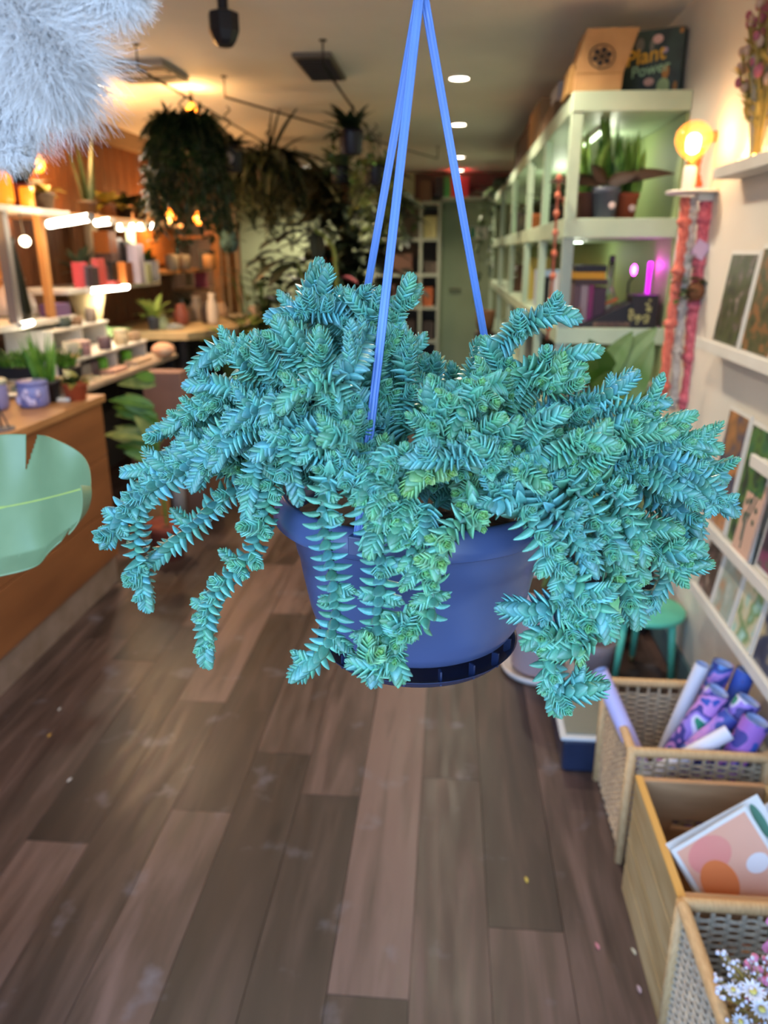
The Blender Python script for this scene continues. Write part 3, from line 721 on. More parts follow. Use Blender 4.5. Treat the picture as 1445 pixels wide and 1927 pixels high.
A2 = artmat('print_garden_b', ['23281e', '3b4424', '4a4a30', '8a5a30', '49503f'], 26, 4, detail=4)
A3 = artmat('print_grey', ['a9a49c', '8e8a86', 'c9c4bb', '77736f'], 20, 7)
card(2.30, 2.53, 1.231, .275, 'tall dark garden photo print, first on its ledge beside the pink ropes', A1)
card(2.065, 2.285, 1.231, .29, 'dark garden photo print with an orange spot, at the picture edge', A2)
card(1.84, 2.05, 1.231, .2, 'pale grey print cut off by the right picture edge, above the ledge', A3)
A4 = artmat('print_dusk', ['3a3d4c', '4a4c60', '8f6644', 'b98050', '6a6a70'], 11, 2)
A5 = artmat('print_jungle', ['2b332b', '3c6a4a', '55753a', '34483a', '3a3630'], 13, 5)
A6 = artmat('print_dark_floral', ['2b2a2c', '3a2f3a', '7a3a5a', '4a5a4a', 'c0624a'], 10, 9)
card(2.19, 2.365, .708, .36, 'dusk-blue and orange print standing highest on the left of its ledge', A4)
card(1.99, 2.175, .708, .355, 'jungle green print standing right of the dusk-blue one', A5)
card(1.80, 1.975, .708, .23, 'dark print with a green floral pattern behind the kraft card', A6, xo=.822)
card(1.60, 1.79, .708, .25, 'dark violet floral print at the right picture edge over a red strip', artmat('print_violet', ['2b2433', '4a3a6a', '7a3a6a', '303a30'], 11, 3))
card(1.985, 2.10, .708, .225, 'kraft card printed with a small dark green leaf sprig', mat('kraft_pink', 'c3a08c', .7), mat('kraft_pink_edge', 'b8957f', .7), xo=.804, cat='card', name='greeting_card', sprig=mat('ink_green', '3f5a48', .6))
card(1.78, 1.97, .99, .16, 'orange and purple card on the short ledge at the right edge', artmat('print_orange', ['c96a3a', '4a3a7a', 'b05a3a'], 9, 12))
for i, (ya, yb, cols, lab) in enumerate([(2.20, 2.34, ['8a7268', '4a3a33', 'a89384'], 'brown speckled card, first on the lowest ledge behind the leaves'), (2.04, 2.19, ['c9c9c0', '9aa89c', 'b08a6a'], 'pale grey card second on the lowest ledge'), (1.88, 2.03, ['a9d3c9', '6f8f5a', 'c9c0a0', '8fc3b8'], 'mint card with a green plant motif on the lowest ledge'), (1.74, 1.87, ['262a40', '3a3f55', 'c9b98a'], 'navy starry card on the lowest ledge'), (1.56, 1.73, ['8fb9c9', 'a06a45', '7a4a30', '9ac3cf'], 'light blue card with a brown animal shape at the right edge')]):
    card(ya, yb, .486, .20, lab, artmat('card_art_%d' % i, cols, 14, i*3+1), xo=.806, cat='card', name='greeting_card', group='cards on the lowest ledge')
# small bracket shelf with the globe bulb lamp and macrame ropes
c = AY(1312, 361, 2.92)
sh = solo('bracket_shelf', 'tiny white round-edged bracket shelf under the glowing globe bulb', 'shelf', G().lathe((c[0]-.01, 2.92, c[2]-.006), [(.092, 0), (.095, .004), (.092, .009)], 28).span((c[0], 2.90, c[2]-.03), (XR, 2.94, c[2]-.004)), M_white, bevel=.001)
zt = c[2]+.004
bx, by = AY(1301, 300, 2.9)[0], 2.9
t = thing('globe_lamp', 'glowing amber globe filament bulb on a white cylinder base', 'lamp', (bx, by, zt))
mk('base', G().lathe((bx, by, zt), [(.021, 0), (.022, .004), (.022, .068), (.017, .075), (0, .075)], 20), M_white, t, True)
mk('socket', G().lathe((bx, by, zt+.075), [(.016, 0), (.014, .02), (0, .02)], 16), mat('brass', 'c9944a', .3, metal=.8), t, True)
M_amb = mat('amber_glass', 'ffb04a', .04, alpha=.38, spec=1, emit=.3, ecol='ff9a3c')
ball = mk('glass_globe', G().lathe((bx, by, zt+.088), [(.012, 0), (.024, .012), (.044, .03), (.056, .05), (.06, .07), (.056, .092), (.042, .11), (.022, .122), (0, .126)], 28, cap=False), M_amb, t, True)
mk('filament', G().lathe((bx, by, zt+.112), [(.008, 0), (.020, .008), (.024, .03), (.022, .052), (.010, .062), (0, .064)], 16), mat('filament_glow', 'ffd9a0', .5, emit=30, ecol='ffc983'), t, True)
plight('globe_bulb_glow', (bx-.0, by-.085, zt+.15), 1.6, (1, .62, .28), .03)
plight('globe_bulb_wall_glow', (XR-.035, by-.3, zt+.10), .9, (1, .58, .22), .02)
# rope macrame
def rope(pts, r, label, m, n=3, grp='macrame ropes below the globe lamp', knots=0):
    g = G(); P = crom(pts, 10)
    for k in range(n):
        ph = 2*PI*k/n; q = []
        for i, p in enumerate(P): a = ph+i*.55; q.append(p+np.array([math.cos(a)*r*.55, math.sin(a)*r*.55, 0]))
        g.tube(q, r*.62, 6)
    for k in range(knots):
        i = int(len(P)*(k+.7)/knots); i = min(i, len(P)-1); g.ball(P[i], r*1.7, 8, (1, 1, .7))
    return solo('macrame_hanger', label, 'macrame', g, m, grp, smooth=True)
M_coral = mat('rope_coral', 'e5806c', .85, col2='c96152', nscale=60, bump=.5, bscale=300); M_pinkr = mat('rope_pink', 'df7480', .85, col2='b9525f', nscale=60, bump=.5, bscale=300); M_wr = mat('rope_white', 'cfc7bf', .85, col2='a39a94', nscale=60, bump=.5, bscale=300)
M_orr = mat('rope_orange', 'e0603a', .85, col2='c9522f', nscale=60)
Pp = lambda px, py, y=2.93: AY(px, py, y)
rope([Pp(1290, 372), Pp(1286, 440), Pp(1272, 540), Pp(1258, 640), Pp(1245, 765)], .0165, 'coral rope hanger, the one nearest the green shelves', M_coral, knots=4)
rope([Pp(1305, 372), Pp(1298, 450), Pp(1286, 560), Pp(1275, 660), Pp(1266, 770)], .0145, 'off-white rope hanger between the coral and pink ropes', M_wr, knots=5)
rope([Pp(1332, 372), Pp(1326, 430), Pp(1316, 520), Pp(1305, 600), Pp(1300, 700), Pp(1288, 770)], .023, 'thick pink rope hanger, nearest the wall prints', M_pinkr, 4, knots=5)
rope([Pp(1333, 372), Pp(1330, 420), Pp(1318, 500), Pp(1300, 600), Pp(1290, 690)], .009, 'bright coral cord in front of the thick pink rope', M_coral, knots=3)
hk_ = AY(1350, 262, 2.95)
t = thing('wall_hook', 'brown wooden wall hook with a wire above the white bracket shelf', 'hook', (hk_[0]+.01, 2.95, hk_[2]-.02))
mk('knob', G().tube([(XR, 2.95, hk_[2]+.01), (XR-.05, 2.95, hk_[2])], .018, 10), M_warmwood, t, True)
rope([(XR-.045, 2.95, hk_[2]-.02), (XR-.055, 2.95, hk_[2]-.09), (XR-.04, 2.95, c[2]+.02)], .012, 'orange cord hanging from the wooden wall hook behind the lamp', M_orr, grp=None)
mk('wire', G().tube([(XR-.05, 2.95, hk_[2]), (XR-.075, 2.95, hk_[2]+.01), (XR-.09, 2.94, hk_[2]-.03), (XR-.07, 2.94, hk_[2]-.12)], .002, 5), M_dkmetal, t)
# little trailing plant among the ropes + lilac paper tag
g = G(); c = Pp(1292, 548, 2.88)
for k in range(46):
    a = R.uniform(0, 2*PI); q = c+np.array([R.uniform(-.05, .05), R.uniform(-.03, .03), R.uniform(-.035, .05)]); g.leaf(q, (math.cos(a), math.sin(a), R.uniform(-.2, .7)), R.uniform(.02, .035), .022, .8, prof='oval', n=5)
for k in range(14): q = Pp(1303, 470+k*5, 2.88); g.leaf(q, (R.uniform(-1, 1), R.uniform(-1, 1), .1), .02, .014, .6, n=4)
t = thing('air_plant_cluster', 'small green trailing plant nested in the pink and white ropes', 'plant', c-np.array([0, 0, .05]))
mk('foliage', g, M_leafM, t); mk('root_ball', G().ball(c+np.array([.03, .0, .0]), .033, 12), mat('coir', '7a4c30', .9, bump=.6), t, True)
c = Pp(1318, 470, 2.885)
solo('paper_tag', 'lilac paper tag tied to the pink rope', 'tag', G().box(c, (.05, .002, .055), ry=.5), mat('lilac_paper', 'c0a0ba', .6))
# dried bouquet on the top ledge, in clear wrap
bt = thing('dried_bouquet', 'tall dried flower bunch in clear wrap on the highest ledge', 'bouquet', (.845, 2.46, 1.747))
g = G(); g2 = G(); g3 = G()
for k in range(60):
    a = R.uniform(-1, 1); b_ = R.uniform(-.8, .5); e = np.array([.845+b_*.05-.02, 2.46+a*.10, 2.02+R.uniform(-.08, .12)])
    g.tube([(.845+b_*.012, 2.46+a*.02, 1.75), (.845+b_*.03, 2.46+a*.05, 1.88), e], .0022, 5)
    (g2 if k % 2 else g3).ball(e, R.uniform(.008, .014), 8, (1, 1, 1.3))
    for q in range(3):
        f_ = R.uniform(.3, .9); p_ = np.array([.845, 2.46, 1.75])*(1-f_)+e*f_; g.leaf(p_, (R.uniform(-1, 1), R.uniform(-1, 1), .8), .05, .014, .5, n=4)
mk('stems', g, mat('straw', 'b09145', .7, col2='8f8445', nscale=20), bt); mk('pink_heads', g2, mat('dried_pink', 'b0606a', .9), bt, True)['kind'] = 'stuff'; mk('pale_heads', g3, mat('dried_cream', 'c9a58a', .9), bt, True)['kind'] = 'stuff'
mk('clear_wrap', G().lathe((.845, 2.46, 1.747), [(.016, 0), (.02, .05), (.034, .18), (.05, .26)], 16, cap=False), mat('cellophane', 'ffffff', .08, alpha=.22, spec=.8), bt, True)
t = thing('fairy_lights', 'string of tiny warm lights lying on the highest ledge', 'fairy lights', (.83, 2.2, 1.748))
pts = [(.835+.008*math.sin(i*1.3), 1.9+i*.045, 1.75) for i in range(16)]
mk('wire', G().tube(pts, .0012, 4), mat('copper', 'b06a3a', .4, metal=.8), t)
for i in range(0, 16, 3): mk('led', G().ball(pts[i]+np.array([0, 0, .006]), .006, 8), mat('fairy_glow', 'ffcf80', .5, emit=12, ecol='ffb85a'), t, True)
plight('fairy_glow_light', (.83, 2.35, 1.79), .35, (1, .6, .25), .02)

# ================= green shelving along the right wall =================
UY0, UY1, UX = 3.3, 9.3, .44
u = thing('shelving_unit', 'long mint-painted open shelving against the right wall', 'shelving', (.66, 6.3, 0))
for (z1, z0) in ((2.075, 2.005), (1.628, 1.555), (1.205, 1.14), (.78, .72), (.10, .04)):
    mk('shelf', G().span((UX, UY0, z0), (XR-.001, UY1, z1)), M_mintsh, u, bevel=.003)
M_postg = mat('post_grey_green', '8d9c93', .5)
for y in (3.3, 4.15, 5.0, 6.2, 7.6, 9.22):
    for (a, b) in ((0.0, .04), (.10, .72+.06), (.78, 1.14), (1.205, 1.555), (1.628, 2.005)):
        if y == 3.3: mk('post', G().span((UX+.001, y+.004, a), (UX+.045, y+.045, b)), M_postg if b < 1.6 else M_mintsh, u, bevel=.002); 
        else: mk('post', G().span((UX+.001, y, a), (UX+.035, y+.06, b)), M_mintsh, u)
mk('back_panel', G().span((XR-.012, UY0+.01, .1), (XR-.0005, UY1, 2.0)), M_mintdk, u)
# top of the unit
c = AY(1120, 168, 3.36)
zt = 2.076
t = thing('paper_bag_box', 'kraft paper bag with a round black floral stamp on top of the green shelves', 'paper bag', (.545, 3.46, zt))
def Xp(px, y=3.36): return AY(px, 150, y)[0]
x0, x1 = Xp(1079), Xp(1168)
poly = [(x0, zt), (x1, zt), (x1+.004, zt+.065), (x1+.052, zt+.215), (x0+.035, zt+.215), (x0+.002, zt+.065)]
mk('bag_body', G().prism(poly, 3.34, 3.56), M_kraft, t, bevel=.002)
poly = [(x0-.02, zt), (x0, zt), (x0+.004, zt+.10), (x0-.01, zt+.10)]
mk('side_gusset', G().prism(poly, 3.35, 3.55), mat('kraft_fold', '94703f', .8), t)
mk('fold_line', G().box(((x0+x1)/2, 3.339, zt+.065), (x1-x0, .002, .003)), MATS['kraft_fold'], t)
cx_, cz_ = AY(1133, 106, 3.335)[0], AY(1133, 106, 3.335)[2]
g = G(); ring = [(cx_+.047*math.cos(a), 3.336, cz_+.040*math.sin(a)) for a in np.linspace(0, 2*PI, 33)]; g.tube(ring, .0022, 5, cap=False)
for k in range(6):
    a = k*PI/3+.3; g.ball((cx_+.026*math.cos(a), 3.336, cz_+.022*math.sin(a)), .0115, 10, (1, .12, .9))
g.ball((cx_, 3.336, cz_), .007, 8, (1, .15, 1))
for k in range(6):
    a = k*PI/3+.3; g.tube([(cx_, 3.336, cz_), (cx_+.026*math.cos(a), 3.336, cz_+.022*math.sin(a))], .003, 4)
mk('black_stamp', g, mat('stamp_ink', '2a211a', .7), t)
# dark green puzzle box turned towards the room
rz = -.42
bw, bh, bd = .235, .235, .08
pc_ = np.array([.765, 3.50, zt])
t = thing('boxed_puzzle', 'dark green illustrated box lettered in yellow and mint on top of the green shelves', 'box', pc_)
def BL(u, v, w):  # box local -> world: u across, v up, w out of the front
    return pc_+np.array([u*math.cos(rz)+w*math.sin(rz), u*math.sin(rz)-w*math.cos(rz), v])
M_pz = artmat('puzzle_green', ['1f2b25', '26352c', '2d4034', '1c2722'], 14, 3, .35)
mk('box_body', G().box(BL(0, bh/2, 0), (bw, bd, bh), rz=rz), M_pz, t, bevel=.002)
def blob(n, m, items):
    g = G()
    for (u, v, ru, rv) in items:
        k = []; 
        cpt = BL(u, v, bd/2+.0006); q = [BL(u+ru*math.cos(a), v+rv*math.sin(a), bd/2+.0008) for a in np.linspace(0, 2*PI, 15)[:-1]]
        g.add([*q], [tuple(range(14))])
    mk(n, g, m, t)
blob('pink_flowers', mat('pz_pink', 'c9a093', .6), [(.02, .20, .02, .016), (-.0, .055, .02, .014)])
blob('grey_leaves', mat('pz_grey', '6f6c60', .6), [(-.045, .185, .016, .024), (.0, .18, .008, .022)])
blob('lilac_flower', mat('pz_lilac', 'a08fae', .6), [(.05, .16, .012, .01)])
blob('printed_pot', mat('pz_mint', '9ab583', .6), [(.055, .035, .024, .03)])
blob('printed_cactus', mat('pz_ochre', 'a8743a', .6), [(.06, .085, .014, .024)])
blob('printed_star', MATS['pz_ochre'], [(.105, .22, .008, .01)])
blob('printed_leaf', MATS['pz_ochre'], [(.1, .03, .008, .02)])
blob('red_flower', mat('pz_red', 'b0604a', .6), [(.02, .01, .014, .01), (-.06, .008, .01, .006)])
text_part('Plant', t, 'yellow_lettering', mat('pz_yellow', 'd0a02c', .6), BL(-.022, .145, bd/2+.001), .075, (PI/2, -.12, rz), font_shear=.1)
text_part('Power', t, 'mint_lettering', mat('pz_mint2', '8fb58f', .6), BL(.0, .098, bd/2+.001), .055, (PI/2, -.12, rz), font_shear=.1)
# boxes further back on top
def sbox(name, label, cat, a, b, m, group=None, lid=None, bevel=.002):
    o = mk(name, G().span(a, b), m, None, False, bevel); o['label'] = label; o['category'] = cat
    if group: o['group'] = group
    return o
def carton(a, b, label, m=None, group=None):
    a = np.array(a, float); b = np.array(b, float); c_ = (a+b)/2
    t = thing('cardboard_box', label, 'box', (c_[0], c_[1], min(a[2], b[2])), group)
    mk('carton', G().span(a, b), m or M_kraft, t, bevel=.003)
    mk('tape', G().span((c_[0]-.02, a[1]-.001, b[2]-.0), (c_[0]+.02, b[1]+.001, b[2]+.0012)), mat('parcel_tape', 'a98a60', .3), t)
    return t
carton((.47, 4.15, zt), (.80, 4.75, zt+.11), 'brown cardboard box just behind the paper bag on the shelf top', mat('card_brown', '7a5f47', .8))
sbox('storage_box', 'pale lilac-white box sitting on the brown cardboard box', 'box', (.49, 4.2, zt+.113), (.72, 4.5, zt+.20), mat('box_lilac', 'a9a9b5', .6))
carton((.47, 4.85, zt), (.80, 5.5, zt+.24), 'tall tan cardboard box farther along the shelf top', mat('card_tan', 'a07d5a', .8))
carton((.47, 5.6, zt), (.80, 6.6, zt+.22), 'dark brown cardboard box farthest along the shelf top', mat('card_dk', '57443a', .8))
# shelf 2 plants
def pot(g, c, r, h, rim=.12):
    return g.lathe(c, [(r*.74, 0), (r*.92, h*.78), (r, h*.8), (r*1.02, h), (r*.93, h), (r*.9, h*.88), (0, h*.86)], 20)
def potplant(name, label, c, r, h, mpot, fol, mleaf, cat='potted plant', tag_=False, group=None, extra=None):
    t = thing(name, label, cat, c, group)
    mk('pot', pot(G(), c, r, h), mpot, t, True)
    mk('foliage', fol, mleaf, t)
    mk('compost', G().lathe((c[0], c[1], c[2]+h*.85), [(r*.9, 0), (0, .004)], 16), M_soil, t)
    if tag_: mk('price_sticker', G().ball((c[0]+r*.35, c[1]-r*.84, c[2]+h*.4), .014, 10, (1, .25, 1)), mat('sticker', 'c9b5b0', .5), t)
    if extra: extra(t)
    return t
z2 = 1.629
def sword_fol(c, n, hmin, hmax, w, sp, g=None):
    g = g or G()
    for k in range(n):
        a = R.uniform(0, 2*PI); q = np.array(c)+np.array([math.cos(a)*sp*R.random(), math.sin(a)*sp*R.random(), 0]); g.leaf(q, (math.cos(a)*R.uniform(.05, .3), math.sin(a)*R.uniform(.05, .3), 1), R.uniform(hmin, hmax), 1.35*w*R.uniform(.8, 1.2), R.uniform(0, .15), .2, 'sword', 7, up=(math.cos(a+PI/2), math.sin(a+PI/2), 0.01))
    return g
def PXc(px, y, z): return (AY(px, 400, y)[0], y, z)
c = PXc(1102, 3.42, z2); potplant('snake_plant', 'short bright snake plant in a dark terracotta pot at the shelf post', c, .052, .10, mat('terracotta_dark', '57352b', .8), sword_fol((c[0], c[1], c[2]+.085), 16, .13, .26, .034, .03), mat('leaf_sans', '86b04a', .5, col2='4a6a28', nscale=18), tag_=False, group='snake plants on the green shelf')
c = PXc(1176, 3.42, z2); potplant('snake_plant', 'snake plant in a terracotta pot with a white sticker', c, .05, .098, mat('terracotta_mid', '8a4227', .8), sword_fol((c[0], c[1], c[2]+.08), 15, .12, .25, .036, .03), MATS['leaf_sans'], tag_=True, group='snake plants on the green shelf')
c = PXc(1150, 3.52, z2); potplant('snake_plant', 'tallest snake plant standing behind the grey pot', c, .05, .10, M_terra, sword_fol((c[0], c[1], c[2]+.08), 14, .24, .36, .042, .035), mat('leaf_sans2', '6a9a3c', .5, col2='3c5f24', nscale=18), group='snake plants on the green shelf')
c = PXc(1137, 3.36, z2); g = G()
for (dx, dz, L_) in ((-1, .30, .24), (1, .42, .26), (.5, .3, .12), (-.35, .5, .1)):
    g.leaf((c[0], c[1], c[2]+.13), (dx, -.15, dz), L_, .062, .65, -.15, 'oval', 9, up=(0, -1, .8))
potplant('bronze_leaf_plant', 'dark bronze broad-leaved plant in a grey plastic pot with a round sticker', c, .056, .115, M_greyp, g, mat('leaf_bronze', '3f2b1e', .45, col2='2f2218', nscale=9), tag_=True)
# long ivy trails down the shelf fronts further in
def trailer(pts, label, m, n=46, ls=.03, cat='plant', name='trailing_vine', group=None):
    t = thing(name, label, cat, pts[0], group); P = crom(pts, 12); g = G()
    mk('vine', G().tube(P, .003, 5), mat('vine_stem', '5a5a35', .7), t)
    for k in range(n):
        q = P[int(R.uniform(0, len(P)-1))]; g.leaf(q, (R.uniform(-1, 1), R.uniform(-1, .4), R.uniform(-.7, .3)), ls*R.uniform(.7, 1.3), ls*.7, .7, .1, 'heart', 5)
    mk('leaves', g, m, t); return t
trailer([(.42, 4.9, 1.74), (.40, 4.9, 1.66), (.40, 4.92, 1.45), (.39, 4.95, 1.3)], 'small-leaved vine hanging from the second shelf of the green unit', M_leafD, 30, .03)
trailer([(.43, 7.1, 2.1), (.36, 7.0, 2.05), (.33, 7.0, 1.8), (.33, 7.0, 1.5), (.34, 7.0, 1.25)], 'long dusty green vine hanging by the far end of the green unit', M_leafG, 70, .06)
trailer([(.43, 8.3, 2.1), (.33, 8.2, 2.05), (.28, 8.2, 1.7), (.27, 8.2, 1.2), (.28, 8.2, .95)], 'dark green vine hanging beside the mint door', M_leafM, 70, .07)
# orange-red beaded cord on the first post
g = G(); P = crom([AY(1052, 335, 3.27), AY(1046, 420, 3.27), AY(1040, 520, 3.27), AY(1030, 640, 3.27)], 10)
mg = thing('beaded_cord', 'rust and orange beaded cord hanging down the first shelf post', 'cord', P[-1])
mk('cord', G().tube(P, .006, 6), mat('cord_rust', '8a4a38', .8), mg, True)
for i in range(0, len(P), 4): mk('bead', G().ball(P[i], .013, 8, (1, 1, 1.3)), mat('bead_orange', 'c0603c', .6, col2='a86a5a', nscale=30), mg, True)
# shelf 3 contents
z3 = 1.206
def hbook(a, b, label, m, group): return sbox('book', label, 'book', a, b, m, group)
xs = AY(1072, 560, 3.4)[0]
zc = z3
cols_b = [('5a4650', 'dusky mauve book standing first in the upright row'), ('8d7d84', 'grey book second in the upright row'), ('7a2a5c', 'magenta book third in the upright row'), ('3f2a3a', 'dark plum book last in the upright row')]
x = xs+.012
for i, (cc, lab) in enumerate(cols_b):
    wd = (.028, .03, .022, .05)[i]; hbook((x, 3.38, z3), (x+wd, 3.56, z3+.165-.01*(i == 3)), lab, mat('book_%d' % i, cc, .6), 'books in the magenta-lit shelf'); x += wd+.001
zz = z3+.166
hbook((xs+.012, 3.38, zz), (xs+.145, 3.56, zz+.022), 'dark book lying on the upright row', mat('book_a', '3a2c30', .6), 'books lying on top of the row'); zz += .023
hbook((xs+.005, 3.38, zz), (xs+.135, 3.56, zz+.028), 'golden yellow book lying in the middle of the flat stack', mat('book_b', 'c08a1e', .6), 'books lying on top of the row'); zz += .029
hbook((xs+.012, 3.38, zz), (xs+.140, 3.56, zz+.026), 'black book topmost of the flat stack', mat('book_c', '1a1a24', .6), 'books lying on top of the row')
# black wedge display tray with amber edge
def XX(px, y): return AY(px, 550, y)[0]
wx0, wx1 = XX(1092, 3.34), XX(1205, 3.34)
t = thing('display_tray', 'black wedge-shaped display tray with an amber edge strip', 'display', ((wx0+wx1)/2, 3.4, z3))
mk('tray_body', G().prism([(wx0, z3), (wx1, z3), (wx1, z3+.115), (wx0+.02, z3+.012)], 3.33, 3.47), M_blackp, t, bevel=.002)
mk('amber_strip', G().prism([(wx0+.045, z3+.04), (wx1-.06, z3+.10), (wx1-.06, z3+.112), (wx0+.045, z3+.052)], 3.475, 3.50), mat('amber_strip', 'b9742f', .5), t)
mk('patterned_band', G().span((wx0+.06, 3.326, z3+.004), (wx1-.005, 3.331, z3+.022)), artmat('band_pat', ['6a4a3a', '3a2a2a', '8a6a50'], 60, 1), t)
t = thing('candle_box', 'black box printed with pale botanical sprays beside the amber tray', 'box', (XX(1218, 3.36), 3.4, z3))
mk('carton', G().span((XX(1190, 3.34), 3.31, z3), (XX(1238, 3.34), 3.44, z3+.13)), M_blackp, t, bevel=.002)
g = G()
for (px, py, h_) in ((1190, 590, 1), (1219, 575, 1.2), (1200, 600, .8), (1216, 600, .7)):
    q = AY(px, py, 3.3065)
    for k in range(9): g.ball(q+np.array([R.uniform(-.012, .012), 0, R.uniform(-.025, .025)*h_]), .0055, 6, (1, .15, 1))
mk('printed_spray', g, mat('spray_print', 'a5a068', .7), t)
t = thing('bottle', 'clear narrow-necked glass bottle catching the magenta light', 'bottle', PXc(1158, 3.44, z3+.0))
c = PXc(1160, 3.53, z3); t.location = c; ORIG[t.name] = np.array(c)
mk('glass', G().lathe(c, [(.03, 0), (.034, .01), (.034, .10), (.02, .14), (.013, .16), (.013, .25), (.016, .256), (.011, .256), (.009, .15), (.029, .10), (.029, .012), (0, .01)], 20, cap=False), M_glass, t, True)
mk('stopper', G().lathe((c[0], c[1], c[2]+.25), [(.009, 0), (.013, .012), (.013, .03), (0, .034)], 12), M_blackp, t, True)
M_mag = mat('magenta_glow', 'ff30f0', .5, emit=18, ecol='ff40f5')
c = AY(1193, 508, 3.42)
t = thing('grow_lamp', 'small glowing magenta bulb on a dark stem above the display tray', 'lamp', (c[0], c[1], z3))
mk('stem', G().tube([(c[0]-.012, c[1]+.02, z3), (c[0]-.012, c[1]+.02, c[2]-.05), (c[0], c[1], c[2]-.026)], .004, 8), M_dkmetal, t)
mk('bulb', G().ball(c, .014, 12, (.8, .8, 1.5)), M_mag, t, True)
plight('magenta_bulb_light', (c[0], c[1]-.02, c[2]+.01), .25, (1, .05, .9), .012)
c = AY(1221, 522, 3.52)
t = thing('wall_glow_strip', 'slim upright magenta light tube against the shelf side by the wall', 'lamp', (c[0], c[1], z3))
mk('tube', G().lathe((c[0], c[1], z3+.115), [(.009, 0), (.009, .14), (0, .142)], 12), mat('magenta_wall_glow', 'd820e0', .5, emit=1.6, ecol='e020f0'), t)  # added glowing strip standing in for the magenta glow on the wall
mk('base', G().lathe((c[0], c[1], z3), [(.015, 0), (.012, .115), (0, .116)], 12), M_blackp, t)
plight('magenta_wall_fill', (c[0], c[1]-.02, c[2]+.05), .35, (.9, .05, 1), .012)
t = thing('strip_light', 'small white light bar under the second green shelf', 'light', (AY(1082, 461, 3.4)[0], 3.42, 1.545))
mk('bar', G().box((AY(1082, 461, 3.4)[0]-.0, 3.42, 1.5475), (.07, .03, .014)), M_white, t); mk('lens', G().box((AY(1082, 461, 3.4)[0], 3.42, 1.5385), (.06, .022, .004)), lampmat('lens_white', 'eaffea', 9), t)
plight('strip_light_glow', (AY(1082, 461, 3.4)[0], 3.42, 1.52), .5, (.95, 1, .85), .02)
t = thing('ornament', 'small pinkish bird-like ornament before the magenta-lit books', 'ornament', PXc(1096, 3.34, z3))
c = np.array(PXc(1090, 3.355, z3)); mk('body', G().ball(c+np.array([0, -.02, .03]), .022, 12, (1, 1, 1.3)).ball(c+np.array([.02, -.02, .065]), .015, 10), mat('orn_pink', '8a6a58', .6, col2='55453a', nscale=60), t, True)
# contents seen between the further posts
def onshelf(z, y, kind, label, colr, h=.14, w=.09, group=None, x=.53):
    if kind == 'box': return sbox('storage_box', label, 'box', (.485, y-w/2, z), (x+.14, y+w/2, z+h), mat('ob_'+colr, colr, .6), group)
    if kind == 'pot':
        x = max(x, .555); c = (x, y, z); g = G()
        for k in range(18):
            a = R.uniform(0, 2*PI); g.leaf((c[0], c[1], c[2]+.1), (math.cos(a)*.7, math.sin(a)*.7, R.uniform(.4, 1.2)), R.uniform(.1, .2), .05, .8, .1, 'oval', 6)
        return potplant('potted_plant', label, c, .06, .11, mat('op_'+colr, colr, .7), g, R.choice([M_leafD, M_leafM]), group=group)
onshelf(1.63, 3.85, 'pot', 'leafy plant in a small rust pot behind the first post of the green unit', '8a3f2c', x=.50)
onshelf(1.63, 4.55, 'pot', 'leafy plant in a black pot between the second and third post', '1c1b1f', x=.50)
onshelf(1.63, 5.5, 'pot', 'small plant in an orange pot on the upper green shelf', 'b5663a', x=.50)
onshelf(1.63, 6.9, 'box', 'dark basket far along the upper green shelf', '3a2f2a', .18, .3)
onshelf(1.206, 3.95, 'box', 'white paper packet on the third green shelf', 'c0bdb5', .2, .12, x=.5)
onshelf(1.206, 4.4, 'box', 'black jar-like box on the third green shelf', '23222c', .17, .1, x=.5)
onshelf(1.206, 4.7, 'box', 'pale blue packet on the third green shelf', '9aa5c0', .2, .1, x=.5)
onshelf(1.206, 5.4, 'box', 'yellow-topped box on the third green shelf', 'b5a050', .26, .2, x=.5)
onshelf(1.206, 6.6, 'box', 'brown basket far along the third green shelf', '5a3a2a', .2, .4, x=.5)
onshelf(.781, 3.75, 'box', 'rose tin on the fourth green shelf', '9a6a60', .2, .14, x=.5)
onshelf(.781, 4.4, 'box', 'dark crate on the fourth green shelf', '2f2a2a', .25, .4, x=.5)
onshelf(.781, 5.5, 'box', 'grey tub on the fourth green shelf', '77736c', .22, .4, x=.5)

t = thing('strip_light', 'slim white light bar under the topmost green shelf', 'light', (.62, 3.9, 1.98))  # unseen bar added to brighten the plants on the shelf
mk('bar', G().box((.62, 3.9, 1.995), (.03, .5, .018)), M_white, t); mk('lens', G().box((.62, 3.9, 1.984), (.022, .48, .004)), lampmat('lens_green', 'e8ffd8', 3), t)
plight('shelf_fill', (.68, 3.9, 1.90), 1.6, (.95, 1, .75), .05)
plight('shelf_fill', (.70, 5.6, 1.88), 2.0, (.9, 1, .75), .05)  # bare lights without a fitting, added to brighten the shelf inside
plight('shelf_fill', (.68, 4.5, 1.48), 1.0, (.95, 1, .8), .05)
